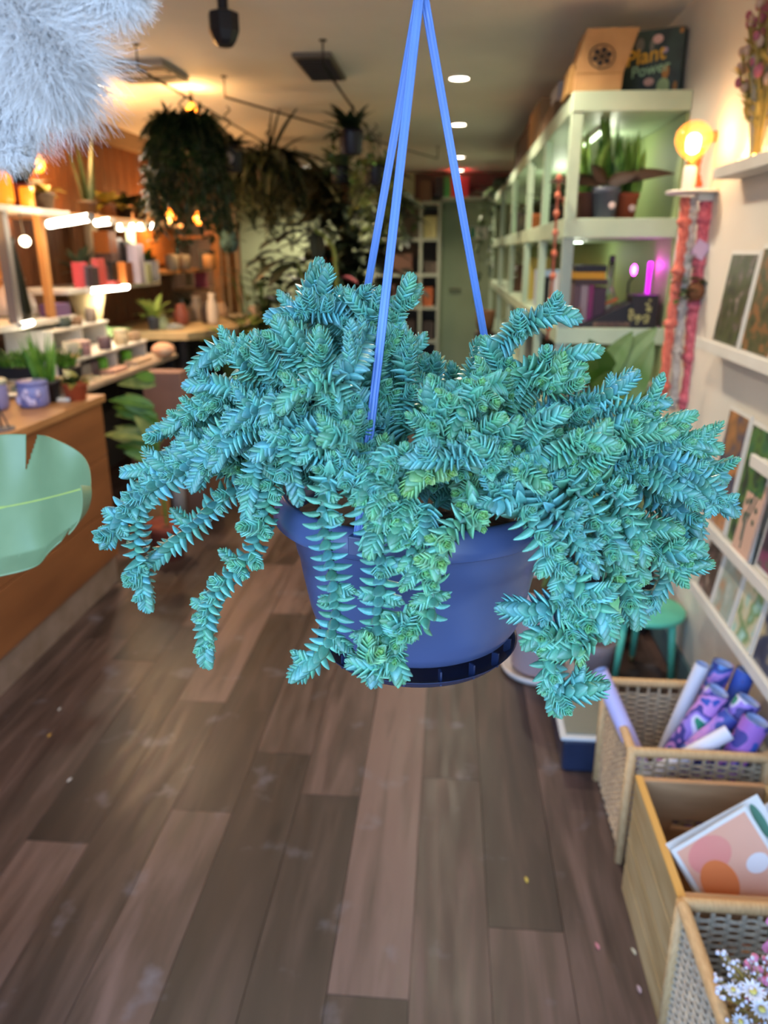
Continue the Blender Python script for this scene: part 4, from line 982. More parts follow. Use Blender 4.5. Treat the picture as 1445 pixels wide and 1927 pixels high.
# ================= floor things on the right =================
# mint plant stool
sc_ = (.735, 2.60); ht = .285
t = thing('plant_stool', 'small round mint-green stool with three legs by the right wall', 'stool', (sc_[0], sc_[1], 0))
M_teal = mat('stool_mint', '5fc3a4', .4)
mk('seat', G().lathe((sc_[0], sc_[1], ht-.022), [(.128, 0), (.134, .004), (.134, .018), (.130, .022), (0, .022)], 40), M_teal, t, True)
for a in (210, 330, 90):
    a = math.radians(a); e = (sc_[0]+.115*math.cos(a), sc_[1]+.115*math.sin(a)); s_ = (sc_[0]+.095*math.cos(a), sc_[1]+.095*math.sin(a))
    l_ = mk('leg', G().tube([(s_[0], s_[1], ht-.02), (e[0], e[1], .025)], [.014, .0115], 14), M_teal, t, True)
    mk('foot_tip', G().tube([(e[0], e[1], .026), (e[0], e[1], .0)], .0105, 12), mat('foot_brass', '8a7a50', .4, metal=.6), l_, True)
# big-leaved plant in pale mauve planter
M_mauve = mat('planter_mauve', 'a58f93', .5)
pc_ = (.365, 2.62, 0)
t = thing('broadleaf_plant', 'big plant with wide striped leaves in a pale mauve planter behind the hanging pot', 'potted plant', pc_)
mk('planter', G().lathe(pc_, [(.088, .013), (.10, .03), (.118, .30), (.128, .36), (.12, .36), (.112, .33), (0, .33)], 32), M_mauve, t, True)
mk('saucer', G().lathe((pc_[0], pc_[1], 0), [(.11, 0), (.13, .006), (.14, .03), (.133, .03), (.125, .012), (0, .012)], 32), mat('saucer_pale', 'c7bdb9', .4), t, True)
mk('compost', G().lathe((pc_[0], pc_[1], .335), [(.11, 0), (0, .006)], 20), M_soil, t)
M_cal = mat('calathea_leaf', '62803a', .4, col2='8c9c62', nscale=5, stretch=(1, 6, 1)); M_cald = mat('calathea_dark', '3f5a17', .4, col2='304a12', nscale=6)
g1 = G(); g2 = G(); gs = G(); WS = .72
def tgt(px, py, y): return AY(px, py, y)
for (tip, base_, w_, gg) in [((1242, 618), (1140, 718), .13, g1), ((1232, 640), (1165, 800), .12, g1), ((1195, 625), (1118, 730), .12, g1), ((1105, 640), (1145, 745), .15, g2), ((1110, 745), (1175, 720), .12, g2), ((1240, 730), (1180, 820), .12, g2), ((1160, 850), (1110, 790), .1, g2), ((1250, 880), (1180, 840), .11, g2), ((1090, 1080), (1120, 1010), .10, g1)]:
    a_ = tgt(*tip, 2.66); b_ = tgt(*base_, 2.74); d_ = a_-b_; L_ = np.linalg.norm(d_)
    gg.leaf(b_, d_+np.array([0, 0, .06]), L_*1.0, w_*WS, .35, .12, 'oval', 10, up=(0, -1, .25))
    gs.tube(crom([(pc_[0], pc_[1], .34), ((pc_[0]+b_[0])/2, (pc_[1]+b_[1])/2, (b_[2]+.34)/2+.06), b_], 6), .005, 6)
mk('pale_leaves', g1, M_cal, t); mk('dark_leaves', g2, M_cald, t); mk('stalks', gs, mat('stalk_green', '55662f', .6), t)
# white orchid-like flower near it
c = tgt(1196, 735, 2.86)
t = thing('white_flower', 'pale pinkish-white flower rising beside the broad leaves', 'flower', (c[0], c[1], .0))
mk('flower_pot', pot(G(), (c[0], c[1], 0), .055, .11), M_blackp, t, True)  # coloured black to match the shade under the shelving
mk('stem', G().tube([(c[0], c[1], .09), (c[0]+.01, c[1], .4), (c[0], c[1], c[2]-.03)], .004, 6), M_leafM, t)
g = G()
for k in range(9):
    a = 2*PI*k/9; g.leaf(c-np.array([0, 0, .03]), (math.cos(a)*.6, math.sin(a)*.6, 1), .085, .05, .5, -.25, 'oval', 7)
mk('petals', g, mat('petal_white', 'd9c6c6', .6), t, True)
# second mauve pot, low, and a black box standing in for shade behind
c = (.575, 2.62, 0)
solo('plant_pot', 'empty rounded mauve-grey pot on the floor by the stool', 'pot', G().lathe(c, [(.045, 0), (.06, .02), (.07, .10), (.074, .14), (.066, .14), (.06, .10), (.05, .03), (0, .03)], 28), mat('pot_mauvegrey', '8b7a7c', .5), smooth=True)
sbox('under_shelf_shade', 'black box added as the dark shade under the shelving', 'box', (.50, 2.95, 0), (.84, 3.28, .34), M_blackp)  # black box stands in for the shade beneath the shelving
t = thing('plastic_tub', 'shallow clear plastic tub with a pale rim and dark blue contents on the floor', 'tub', (.455, 2.15, 0))
mk('tub_wall', G().box((.455, 2.15, .06), (.16, .28, .118), taper=1.06), mat('tub_plastic', '272f47', .25, col2='1e2538', nscale=6), t, bevel=.012)
mk('rim', G().box((.455, 2.15, .124), (.185, .305, .012)), mat('lid_pale', 'b5b8bc', .4), t, bevel=.005)
mk('lid_panel', G().box((.455, 2.15, .1315), (.15, .265, .005)), mat('lid_grey', '75766c', .3), t, bevel=.002)

# wicker baskets
def wicker(name, label, x0, x1, y0, y1, h, mside, mrim, grp='wicker baskets on the floor'):
    t = thing(name, label, 'basket', ((x0+x1)/2, (y0+y1)/2, 0), grp)
    th = .012
    def panel(nm, fx, fy, ux, uy, L_):
        # woven strands: horizontal cane over upright stakes
        g = G(); ns = max(4, int(L_/.028)); rows = int((h-.03)/.0085)
        for k in range(rows):
            z = .012+k*.0085; pts = []
            m_ = ns*3
            for i in range(m_+1):
                s_ = i/m_; off = .0035*math.sin(PI*(s_*ns)+(PI if k % 2 else 0)); pts.append((fx+ux*s_*L_+(-uy)*off, fy+uy*s_*L_+ux*off, z))
            g.tube(pts, .0040, 4, cap=True)
        for i in range(ns+1):
            s_ = i/ns; g.tube([(fx+ux*s_*L_, fy+uy*s_*L_, 0.0), (fx+ux*s_*L_, fy+uy*s_*L_, h-.01)], .0045, 5)
        return mk(nm, g, mside, t)
    panel('woven_side', x0+th/2, y0, 0, 1, y1-y0); panel('woven_side', x1-th/2, y0, 0, 1, y1-y0)
    panel('woven_side', x0, y0+th/2, 1, 0, x1-x0); panel('woven_side', x0, y1-th/2, 1, 0, x1-x0)
    mk('base', G().span((x0+.01, y0+.01, .004), (x1-.01, y1-.01, .014)), mside, t)
    for (a, b) in (((x0, y0), (x1, y0)), ((x0, y1), (x1, y1)), ((x0, y0), (x0, y1)), ((x1, y0), (x1, y1))):
        g = G(); a = np.array([*a, h]); b = np.array([*b, h]); n_ = 40; pts = [a+(b-a)*i/n_ for i in range(n_+1)]
        g.tube(pts, .0125, 8); mk('rim', g, mrim, t, True)
    for (a, b) in ((x0, y0), (x1, y0), (x0, y1), (x1, y1)):
        mk('corner_post', G().tube([(a, b, 0), (a, b, h+.004)], .0125, 8), mrim, t, True)
    return t
M_w1 = mat('wicker_pale', 'c2a988', .75, col2='a08a72', nscale=90, bump=.4, bscale=300); M_rim = mat('rim_cane', 'cfa878', .6, col2='bd9566', nscale=50, stretch=(8, 1, 1))
M_w2 = mat('wicker_grey', 'c6b69e', .75, col2='a89a88', nscale=80, bump=.4, bscale=300)
wicker('wicker_basket', 'square wicker basket stuffed with patterned paper rolls', .475, .80, 1.655, 1.985, .335, M_w1, M_rim)
wicker('wicker_basket', 'wicker basket nearest the camera, holding the wrapped dried flowers', .462, .83, .78, 1.175, .345, M_w2, M_rim)
# pine crate of prints
x0, x1, y0, y1, h = .462, .765, 1.20, 1.56, .335
t = thing('pine_crate', 'slatted pine crate with a dark hand slot, filled with large prints', 'crate', ((x0+x1)/2, (y0+y1)/2, 0))
M_pine = mat('pine', 'b89f74', .6, col2='a5885a', nscale=5, stretch=(6, 1, 6)); M_pine2 = mat('pine_inside', 'b98e66', .6, col2='a67c56', nscale=6, stretch=(1, 6, 5))
M_pedge = mat('pine_edge', 'cf9c50', .6)
for k in range(4):
    z = .004+k*.083; mk('side_slat', G().span((x0, y0, z), (x0+.013, y1, z+.076)), M_pine, t, bevel=.0015); mk('side_slat', G().span((x1-.013, y0, z), (x1, y1, z+.076)), M_pine, t, bevel=.0015)
mk('side_backing', G().span((x0+.013, y0+.016, .004), (x0+.017, y1-.016, .325)), mat('pine_dark', '33271a', .7), t)
for (yy) in ((y0, y0+.016), (y1-.016, y1)):
    mk('end_board', G().span((x0+.0131, yy[0], .004), (x1-.0131, yy[1], .20)), M_pine2, t); mk('end_board', G().span((x0+.0131, yy[0], .23), (x1-.0131, yy[1], h)), M_pine2, t, bevel=.002)
    for (a, b) in ((x0+.0131, x0+.09), (x1-.09, x1-.0131)): mk('end_board', G().span((a, yy[0], .2001), (b, yy[1], .2299)), M_pine2, t)
mk('top_edge', G().span((x0-.001, y0, h-.002), (x0+.015, y1, h+.003)), M_pedge, t)
mk('base', G().span((x0+.014, y0+.017, .004), (x1-.014, y1-.017, .014)), M_pine2, t)
# prints in the crate, leaning back, slewed
def bigprint(TL, TR, hh, label, m, extras=None):
    TL = np.array(TL); TR = np.array(TR); u_ = TR-TL; w = np.linalg.norm(u_); u_ /= w
    n_ = np.array([0, -math.cos(.38), math.sin(.38)]); n_ -= u_*np.dot(n_, u_); n_ /= np.linalg.norm(n_); v_ = np.cross(u_, n_)
    if v_[2] > 0: v_ = -v_
    t = thing('large_print', label, 'print', TL+u_*w/2+v_*hh, 'large prints in the pine crate')
    def P(u, v, d=0): return TL+u_*u+v_*v+n_*d
    def rect(u0, u1, v0, v1, d, th=.0015):
        q = [P(u0, v0, d), P(u1, v0, d), P(u1, v1, d), P(u0, v1, d), P(u0, v0, d+th), P(u1, v0, d+th), P(u1, v1, d+th), P(u0, v1, d+th)]
        return G().add(q, [(3, 2, 1, 0), (4, 5, 6, 7), (0, 1, 5, 4), (1, 2, 6, 5), (2, 3, 7, 6), (3, 0, 4, 7)])
    mk('paper', rect(0, w, 0, hh, 0, .002), mat('paper_white', 'dcd6d0', .5), t)
    mk('image', rect(.008, w-.008, .008, hh-.008, .0021, .0008), m, t)
    if extras: extras(t, P)
    return t
def disc(P, u, v, ru, rv, d=.0032):
    return G().add([P(u+ru*math.cos(a), v+rv*math.sin(a), d) for a in np.linspace(0, 2*PI, 29)[:-1]], [tuple(range(28))])
M_peach = mat('print_peach', 'e0a184', .55, col2='e3a98f', nscale=3)
def ex1(t, P):
    mk('orange_shape', disc(P, .050, .10, .036, .046), mat('ink_orange', 'e0763c', .55), t)
    mk('rose_shape', disc(P, .062, .045, .045, .036, .0030), mat('ink_rose', 'e2887a', .55, col2='e09580', nscale=4), t)
    mk('pale_spot', disc(P, .135, .105, .024, .019), mat('ink_pale', 'e0d4d2', .55), t)
def ex2(t, P): mk('green_leaf', disc(P, .190, .05, .010, .04), mat('ink_leaf', '4f7f68', .6), t)
def ex3(t, P): mk('green_spot', disc(P, .12, .03, .012, .012), mat('ink_green2', '3f9a5a', .6), t)
bigprint(AY(1262, 1600, 1.30), AY(1402, 1516, 1.34), .25, 'peach abstract print with an orange shape and pale oval, foremost in the crate', M_peach, ex1)
bigprint(AY(1252, 1588, 1.33), AY(1424, 1494, 1.37), .26, 'white print with a dark green leaf, just behind the peach one', mat('print_offwhite', 'd9d6d2', .6), ex2)
bigprint(AY(1300, 1600, 1.365), AY(1462, 1500, 1.405), .27, 'white print with a small green spot at the rear of the crate', mat('print_bluewhite', 'ccd2da', .6), ex3)
# rolls of wrapping paper
def rollmat(nm, cols, sc=22, seed=0, kind='hard'): return artmat(nm, cols, sc, seed, .5, 1.5, kind)
M_r1 = rollmat('roll_pattern_a', ['3a4a9a', 'a07acb', 'c08ad0', '4a63b8', '2f3f86', '5a8ad0', 'b58fd8'], 17, 1)
M_r2 = rollmat('roll_pattern_b', ['3a57b0', 'c48ad0', '46438f', '9c80d6', 'd7cfe6', '2f8a6a', '4a6cc8'], 15, 4)
M_r3 = mat('roll_lilac', 'c5b8dd', .5, col2='d9b0b8', nscale=7, contrast=(.5, .62)); M_r4 = mat('roll_white', 'd5d3df', .5)
M_rin = mat('roll_inside', 'a9b6dd', .6)
def roll(a, b, r, label, m):
    a = np.array(a, float); b = np.array(b, float)
    t = thing('wrapping_paper_roll', label, 'paper roll', (a+0), 'paper rolls in the wicker basket')
    d_ = (b-a)/np.linalg.norm(b-a)
    mk('paper', G().tube([a, a+(b-a)*.5, b], r, 20, cap=False), m, t, True)
    g = G().tube([b-d_*.12, b+d_*.0005], r*.86, 16, cap=False); mk('inner_turn', g, M_rin, t, True)
    mk('bottom_end', G().tube([a, a+d_*.004], r*.95, 16), M_rin, t)
    return t
def fz(px, py, y): return AY(px, py, y)
roll((.62, 1.70, .04), fz(1128, 1262, 1.80), .021, 'lilac roll with pink and blue rings leaning far out to the left of the basket', M_r3)
a_, b_ = (.56, 1.72, .05), fz(1325, 1262, 1.86)
roll((.60, 1.90, .04), fz(1322, 1250, 1.90), .019, 'slim white roll tallest at the left of the patterned group', M_r4)
roll((.66, 1.90, .04), fz(1362, 1248, 1.92), .028, 'violet and blue roll standing highest at the rear', M_r1)
roll((.72, 1.88, .04), fz(1405, 1262, 1.90), .026, 'dark blue patterned roll next to the white ledge', rollmat('roll_pattern_c', ['2f3f86', '3a57b0', '46438f', '6a5aa8'], 14, 8))
roll((.56, 1.83, .05), fz(1352, 1300, 1.80), .030, 'pink and blue patterned roll in the middle of the group', M_r2)
roll((.50, 1.76, .06), fz(1378, 1345, 1.76), .026, 'violet roll with white leaves lying low across the basket', M_r1)
roll((.62, 1.78, .05), fz(1410, 1318, 1.78), .032, 'thick violet and pink roll right of the middle one', M_r2)
roll((.51, 1.69, .22), fz(1372, 1378, 1.70), .019, 'white roll lying nearly flat at the basket front', M_r4)
roll((.66, 1.70, .05), fz(1425, 1355, 1.70), .033, 'wide blue and pink roll with an open pale end at the picture edge', rollmat('roll_pattern_d', ['2f55b0', 'a06ac0', '46438f', 'c46ab0', '3a6ad0'], 13, 2))
# dried flower bouquet in a paper wrap, nearest
bc = np.array([.70, 1.00, .02])
t = thing('wrapped_bouquet', 'dried flower bouquet of white daisies and pink blooms in kraft wrap', 'bouquet', bc)
bt_ = AY(1420, 1850, 1.0)
ax_ = (bt_-bc); ax_ /= np.linalg.norm(ax_)
g = G(); n_ = 28; v = []
for i, (s_, r_) in enumerate(((0, .012), (.10, .03), (.18, .06), (.25, .080), (.28, .088))):
    for k in range(n_):
        a = 2*PI*k/n_; s2 = s_+(.022*math.sin(a*3)+.012*math.sin(a*7) if i == 4 else 0)
        v.append(bc+ax_*s2+np.array([r_*math.cos(a), r_*math.sin(a)*.8, 0]))
mk('kraft_wrap', g.add(v, [(i*n_+k, i*n_+(k+1) % n_, (i+1)*n_+(k+1) % n_, (i+1)*n_+k) for i in range(4) for k in range(n_)]), mat('wrap_paper', 'b5957c', .7), t, True)
gw = G(); gy = G(); gp_ = G(); gst = G(); gsm = G(); gl = G()
def daisy(c, r):
    gd = G()
    for k in range(14):
        a = 2*PI*k/14; gd.leaf(c, (math.cos(a), math.sin(a)-.3, .55), r, r*.32, .6, .1, 'oval', 5)
    o = mk('daisy', gd, mat('daisy_white', 'dfe0ea', .6), t); mk('daisy_centre', G().ball(c+np.array([0, -.002, .006]), r*.28, 10, (1, 1, .6)), mat('daisy_yellow', 'c9b25a', .7), o, True)
for (px, py, r_) in ((1415, 1868, .022), (1432, 1902, .021), (1378, 1865, .014), (1392, 1925, .015)): daisy(AY(px, py, .93), r_)
for k in range(150):
    px, py = R.uniform(1345, 1470), R.uniform(1790, 1930)
    if px < 1365 and py > 1900: continue
    c = AY(px, py, R.uniform(.93, 1.0)); gsm.ball(c, R.uniform(.0022, .0042), 6)
    gst.tube([c, c*.6+(bc+ax_*.3)*.4], .0008, 4)
for k in range(40):
    c = AY(R.uniform(1405, 1480), R.uniform(1800, 1880), R.uniform(.95, 1.0)); gp_.ball(c, R.uniform(.004, .008), 6)
for k in range(22):
    c = AY(1448+R.uniform(-8, 20), R.uniform(1740, 1850), .98); gp_.leaf(c, (R.uniform(-.3, .3), -.2, 1), .035, .016, .1, .1, 'oval', 5)
for k in range(10): gl.leaf(bc+ax_*.3+np.array([R.uniform(-.01, .05), .02, 0]), (R.uniform(-.1, .35), R.uniform(-.1, .1), 1), R.uniform(.12, .2), .03, .2, .1, 'oval', 8)
gb = G()
for k in range(90): gb.ball(AY(R.uniform(1365, 1470), R.uniform(1860, 1945), R.uniform(.96, 1.0)), R.uniform(.004, .008), 6)
o_ = mk('tiny_white_blooms', gsm, mat('gyp_white', 'cfcbd8', .7), t); o_['kind'] = 'stuff'; mk('pink_blooms', gp_, mat('pink_bloom', 'cf7a9a', .7), t); mk('dried_stems', gst, mat('straw', 'b09145'), t); mk('dark_leaves', gl, M_leafG, t); mk('brown_seedheads', gb, mat('seed_brown', '8f6a3a', .8), t)
# specks on the floor: fallen leaf and petals
for (px, py, cc, nm, lab) in ((992, 1662, 'b5a04a', 'fallen_leaf', 'tiny yellow fallen leaf on the boards right of centre'), (1196, 1798, 'a9a490', 'petal', 'pale petal on the floor beside the crate'), (1127, 1788, 'b0707a', 'petal', 'small pink petal on the floor left of the pale petal'), (1205, 1870, 'a08a90', 'petal', 'faint pinkish petal nearest the second basket'), (110, 1338, 'a59f9a', 'petal', 'whitish scrap on the floor near the counter end'), (127, 1472, 'b5afaa', 'petal', 'small whitish crumb on the floor at the left'), (90, 1388, 'b0853a', 'fallen_leaf', 'orange-brown leaf sliver on the floor at the left')):
    c = AZ(px, py, .002); g = G().leaf(c, (R.uniform(-.3, .3), 1, .12), .022, .009, .25, .2, 'oval', 5); solo(nm, lab, 'leaf' if 'leaf' in nm else 'petal', g, mat('speck_'+cc, cc, .7))
# ================= left: counter, tables, wall shelves =================
CX = -1.55
M_cw = mat('counter_board', '8a5630', .55, col2='6f4223', nscale=2.2, stretch=(1, .6, 3), contrast=(.3, .7))
M_ct = mat('counter_top', 'ad7c50', .45, col2='9c6c42', nscale=3, stretch=(3, 1, 1))
t = thing('shop_counter', 'long timber-clad shop counter with a pale plinth, on the left', 'counter', (-1.9, 1.7, 0))
mk('carcass', G().span((-2.25, .1, .13), (CX+.0-.02, 3.30, .862)), mat('counter_core', '6b4225', .7), t)
for k in range(3):
    z0_ = .135+k*.243; mk('front_board', G().span((CX-.02, .1, z0_), (CX, 3.32, z0_+.238)), M_cw, t, bevel=.003)
    mk('end_board', G().span((-2.25, 3.30, z0_), (CX-.021, 3.32, z0_+.238)), M_cw, t, bevel=.003)
mk('plinth', G().span((-2.23, .12, 0), (CX-.012, 3.30, .13)), mat('plinth_pale', '857062', .6, col2='75604f', nscale=9), t)
mk('worktop', G().span((-2.27, .08, .863), (CX+.012, 3.34, .895)), M_ct, t, bevel=.003)
def Lx(px, py, y): return AY(px, py, y)
def on(z, px, y): return (AY(px, 600, y)[0], y, z)
zc_ = .896
def jar(px, py, r, h, label, m, motif=None, lidm=None):
    c = AZ(px, py, zc_); t = thing('ceramic_jar', label, 'jar', c, 'jars on the counter')
    mk('body', G().lathe(c, [(r*.85, 0), (r, .01), (r, h*.8), (r*.92, h*.86)], 24), m, t, True)
    mk('lid', G().lathe((c[0], c[1], c[2]+h*.86), [(r*1.02, 0), (r*1.03, h*.12), (r*.9, h*.16), (0, h*.17)], 24), lidm or m, t, True)
    g = G()
    for k in range(8):
        a = -PI/2+R.uniform(-.9, .9); z = h*R.uniform(.15, .7); g.ball((c[0]+r*math.cos(a), c[1]+r*math.sin(a), c[2]+z), r*.28, 8, (.7, .7, 1))
    mk('pale_motif', g, mat('motif_pale', 'b5a9c9', .5), t, True)['kind'] = 'stuff'
    return t
jar(66, 764, .060, .105, 'lilac-blue patterned lidded jar on the counter beside the magazine', mat('jar_lilac', '7f7fb0', .4, col2='6f70a5', nscale=12))
jar(-8, 770, .055, .12, 'lilac jar with a cream lid at the left picture edge', mat('jar_lilac2', '8f88ac', .4, col2='77729f', nscale=12), lidm=mat('lid_cream', 'b5b39a', .5))
c = AZ(4, 808, zc_); t = thing('card_stand', 'small dark wire stand at the left edge of the counter', 'stand', c)
mk('foot', G().lathe(c, [(.045, 0), (.045, .006), (0, .008)], 20), M_greyp, t)
mk('wire', G().tube([c, c+np.array([-.01, 0, .10])], .004, 6).tube([c+np.array([.03, 0, .004]), c+np.array([-.01, 0, .10])], .003, 6), M_dkmetal, t)
c = AZ(26, 748, zc_); solo('dish', 'small shiny white dish between the two lilac jars', 'dish', G().lathe(c, [(.02, 0), (.04, .012), (.042, .016), (.036, .014), (0, .006)], 24), M_white, smooth=True)
a = AZ(100, 745, zc_)
M_mag2 = mat('magazine_pink', 'd67a84', .5, col2='e0a0a0', nscale=6)
t = thing('magazine', 'white magazine with a pink upper cover lying on the counter', 'magazine', a); 
mk('pages', G().box(a+np.array([.0, .0, .008]), (.22, .30, .014), rz=.2), M_white, t); mk('cover', G().box(a+np.array([.0, .09, .016]), (.16, .11, .003), rz=.2), M_mag2, t)
# grass tray and plants at the counter's rear
c = AZ(70, 712, zc_)
def grass(c, w, d, n, h, label, m, pm, cat='potted plant', name='grass_tray'):
    t = thing(name, label, cat, c)
    mk('trough', G().box((c[0], c[1], c[2]+.03), (w, d, .06)), pm, t, bevel=.004)
    g = G()
    for k in range(n):
        a = R.uniform(0, 2*PI); q = np.array(c)+np.array([R.uniform(-w/2, w/2)*.9, R.uniform(-d/2, d/2)*.9, .05]); g.leaf(q, (math.cos(a)*.5, math.sin(a)*.5, 1), R.uniform(.6, 1)*h, .016, .7, .1, 'sword', 6)
    mk('foliage', g, m, t)
    return t
M_grs = mat('bright_grass', '5d8a2a', .5, col2='3d6a1c', nscale=30)
grass((c[0], c[1], zc_), .42, .12, 210, .13, 'low trough of bright green grassy plants behind the lilac jars', M_grs, M_blackp)
c = (AY(82, 690, 3.15)[0], 3.15, zc_)
potplant('tall_grass_plant', 'taller yellow-green grass plant standing above the low trough', c, .06, .09, M_blackp, sword_fol((c[0], c[1], c[2]+.07), 50, .12, .24, .011, .04), mat('grass_yel', '7fa53a', .5, col2='4a7a22', nscale=20))
c = (AY(140, 720, 3.2)[0]+.0, 3.2, zc_); g = G()
for k in range(26):
    a = R.uniform(0, 2*PI); g.leaf((c[0], c[1], c[2]+.07), (math.cos(a), math.sin(a), R.uniform(.2, 1)), R.uniform(.07, .13), .04, .9, .1, 'oval', 6)
potplant('leafy_terracotta_pot', 'small leafy plant in an orange terracotta pot at the counter end', c, .055, .075, mat('terra_orange', 'b0502c', .7), g, mat('olive_leaf', '6a7a35', .5, col2='8a6a30', nscale=12))
c = (AY(103, 690, 3.24)[0], 3.24, zc_); solo('paper_bag', 'small kraft paper bag standing at the counter end', 'bag', G().box((c[0], c[1], zc_+.045), (.06, .04, .09), taper=.9), mat('bag_pale', 'b9957a', .7))
c = (AY(108, 640, 3.29)[0]-.05, 3.29, zc_); solo('glass_bottle', 'white-labelled bottle behind the paper bag', 'bottle', G().lathe(c, [(.03, 0), (.03, .13), (.012, .16), (.012, .21), (0, .21)], 16), mat('bottle_white', 'b9b9c4', .3), smooth=True)
# table beyond the counter with tiered risers
t = thing('display_table', 'pale display table beyond the counter crowded with small goods', 'table', (-2.25, 4.6, 0))
M_tab = mat('table_pale', 'b5a08c', .5, col2='a3907c', nscale=6)
mk('tabletop', G().span((-2.60, 3.45, .80), (-1.9, 5.35, .828)), M_tab, t, bevel=.003)
for (x, y) in ((-2.56, 3.5), (-1.96, 3.5), (-2.56, 5.28), (-1.96, 5.28)): mk('leg', G().span((x, y, 0), (x+.04, y+.04, .799)), M_blackp, t)
mk('shade_panel', G().span((-2.58, 3.6, .1), (-2.3, 5.2, .78)), mat('table_shade', '1d1716', .8), t)  # dark block standing in for the shade beneath the table
def riser(x0, x1, y0, y1, zb, h, label):
    t = thing('display_riser', label, 'shelf', ((x0+x1)/2, (y0+y1)/2, zb), 'white risers on the display table')
    mk('board', G().span((x0, y0, zb+h-.014), (x1, y1, zb+h)), M_white, t, bevel=.002)
    for y in (y0+.02, (y0+y1)/2, y1-.03): mk('upright', G().span((x0+.01, y, zb), (x1-.01, y+.012, zb+h-.0141)), M_white, t)
    return t
riser(-2.42, -1.99, 4.05, 5.05, .829, .125, 'lower white riser on the display table with green tins beneath its front')
riser(-2.50, -2.20, 4.2, 4.95, .955, .13, 'upper white riser stacked behind the row of cups')
def cup(px, y, z, r, h, label, cc, group='cups and tins on the display table', lid=None, cat='cup', name='cup'):
    c = (min(AY(px, 640, y)[0], (-2.0-r) if z < zr2-.001 else (-2.21-r)), y, z); t = thing(name, label, cat, c, group)
    mk('body', G().lathe(c, [(r*.9, 0), (r, .006), (r, h), (r*.9, h), (r*.86, .01), (0, .01)], 18), mat('cup_'+cc, cc, .5), t, True)
    if lid: mk('lid', G().lathe((c[0], c[1], c[2]+h), [(r*1.03, 0), (r*1.03, h*.2), (0, h*.24)], 18), mat('cup_'+lid, lid, .5), t, True)
    return t
zt_ = .829; zr = .955; zr2 = 1.086
cup(246, 4.42, zt_, .034, .085, 'bright green tin under the riser, nearer one', '4f8f1f'); cup(271, 4.78, zt_, .034, .085, 'bright green tin under the riser, farther one', '5a9a25')
cup(215, 4.30, zt_, .035, .085, 'dark mauve tin in the shade under the riser', '4f3f42'); cup(176, 4.2, zt_, .05, .08, 'grey bowl at the near end under the riser', '77706a')
cup(181, 4.12, zr, .030, .05, 'dark green cup with a pale lid on the lower riser', '14573f', lid='c9b5a0')
cup(203, 4.22, zr, .055, .065, 'round lilac tin with a pale lid behind the dark green cup', 'a07a80', lid='c9a9a0', cat='tin', name='tin')
cup(194, 4.08, zr, .024, .026, 'tiny yellow candle in front of the lilac tin', 'c9a565', cat='candle', name='candle')
cup(158, 4.1, zr, .045, .085, 'cream beaker at the near end of the lower riser', 'b5ab93'); cup(227, 4.5, zr, .038, .07, 'dark violet patterned cup in the middle of the lower riser', '5a4650')
cup(252, 4.75, zr, .042, .075, 'cream beaker with a wide rim on the lower riser', 'c0ae8c', lid='cbbb9d'); cup(272, 4.95, zr, .040, .06, 'taupe cup at the far end of the lower riser', '9a8268')
cup(190, 4.45, zr2, .045, .06, 'dark green-grey bowl on the upper riser', '3f4a44'); cup(212, 4.6, zr2, .035, .05, 'brown cup on the upper riser', '8a6a50'); cup(228, 4.8, zr2, .035, .085, 'ribbed grey-brown beaker on the upper riser', '8a7a6c')
sbox('soap_box', 'pale pink flat carton on the table front edge', 'box', (-2.02, 4.35, zt_), (-1.93, 4.55, zt_+.025), mat('soap_pink', 'c9a090', .6)); sbox('soap_box', 'flat cream carton farther along the table edge', 'box', (-2.02, 4.70, zt_), (-1.93, 4.95, zt_+.03), mat('soap_cream', 'cfb396', .6))
c = (AY(310, 650, 5.15)[0], 5.12, zt_); solo('folded_cloth', 'rounded folded coral and cream cloth at the far end of the table', 'cloth', G().ball((c[0], c[1], zt_+.05), .08, 14, (1, 1, .62)), mat('cloth_coral', 'c98a6a', .8, col2='cdb096', nscale=9), smooth=True)
sbox('tray', 'green-grey tray of leaflets at the near end of the table', 'tray', (-2.2, 3.72, zt_), (-1.92, 4.0, zt_+.03), mat('tray_green', '9a9a80', .6))
# items beyond and under
t = thing('tote_bag', 'dusky brown paper carrier standing on a crate behind the counter end', 'bag', (-1.62, 4.30, .6))
c = AY(312, 712, 4.3)
t.location = (c[0], 4.30, .50); ORIG[t.name] = np.array([c[0], 4.30, .50])
mk('bag_body', G().box((c[0], 4.30, .68), (.24, .16, .36), taper=.9), mat('bag_dusky', '8a675c', .75, col2='7c5b50', nscale=6), t, bevel=.004)
mk('bag_band', G().box((c[0], 4.30, .507), (.25, .17, .014)), mat('band_dark', '3a2b28', .8), t)
sbox('side_crate', 'brown wooden crate under the dusky carrier bag', 'crate', (c[0]-.20, 4.18, 0), (c[0]+.22, 4.5, .499), mat('crate_brown', '6b4a38', .7, col2='5a3d2f', nscale=8))
solo('paper_tube', 'pale grey paper tube standing before the brown crate', 'tube', G().lathe((AY(322, 780, 4.1)[0], 4.1, 0), [(.04, 0), (.04, .46), (0, .46)], 16), mat('tube_grey', '8f8782', .6), smooth=True)
carton((AY(262, 800, 3.9)[0], 3.86, 0), (AY(286, 800, 3.9)[0]+.02, 4.0, .42), 'upright tan cardboard box beside the floor plant', mat('carton_tan', 'a8713f', .8))
c = AZ(243, 900, 0)
c = (-1.42, 3.62, 0); g = G(); g2_ = G()
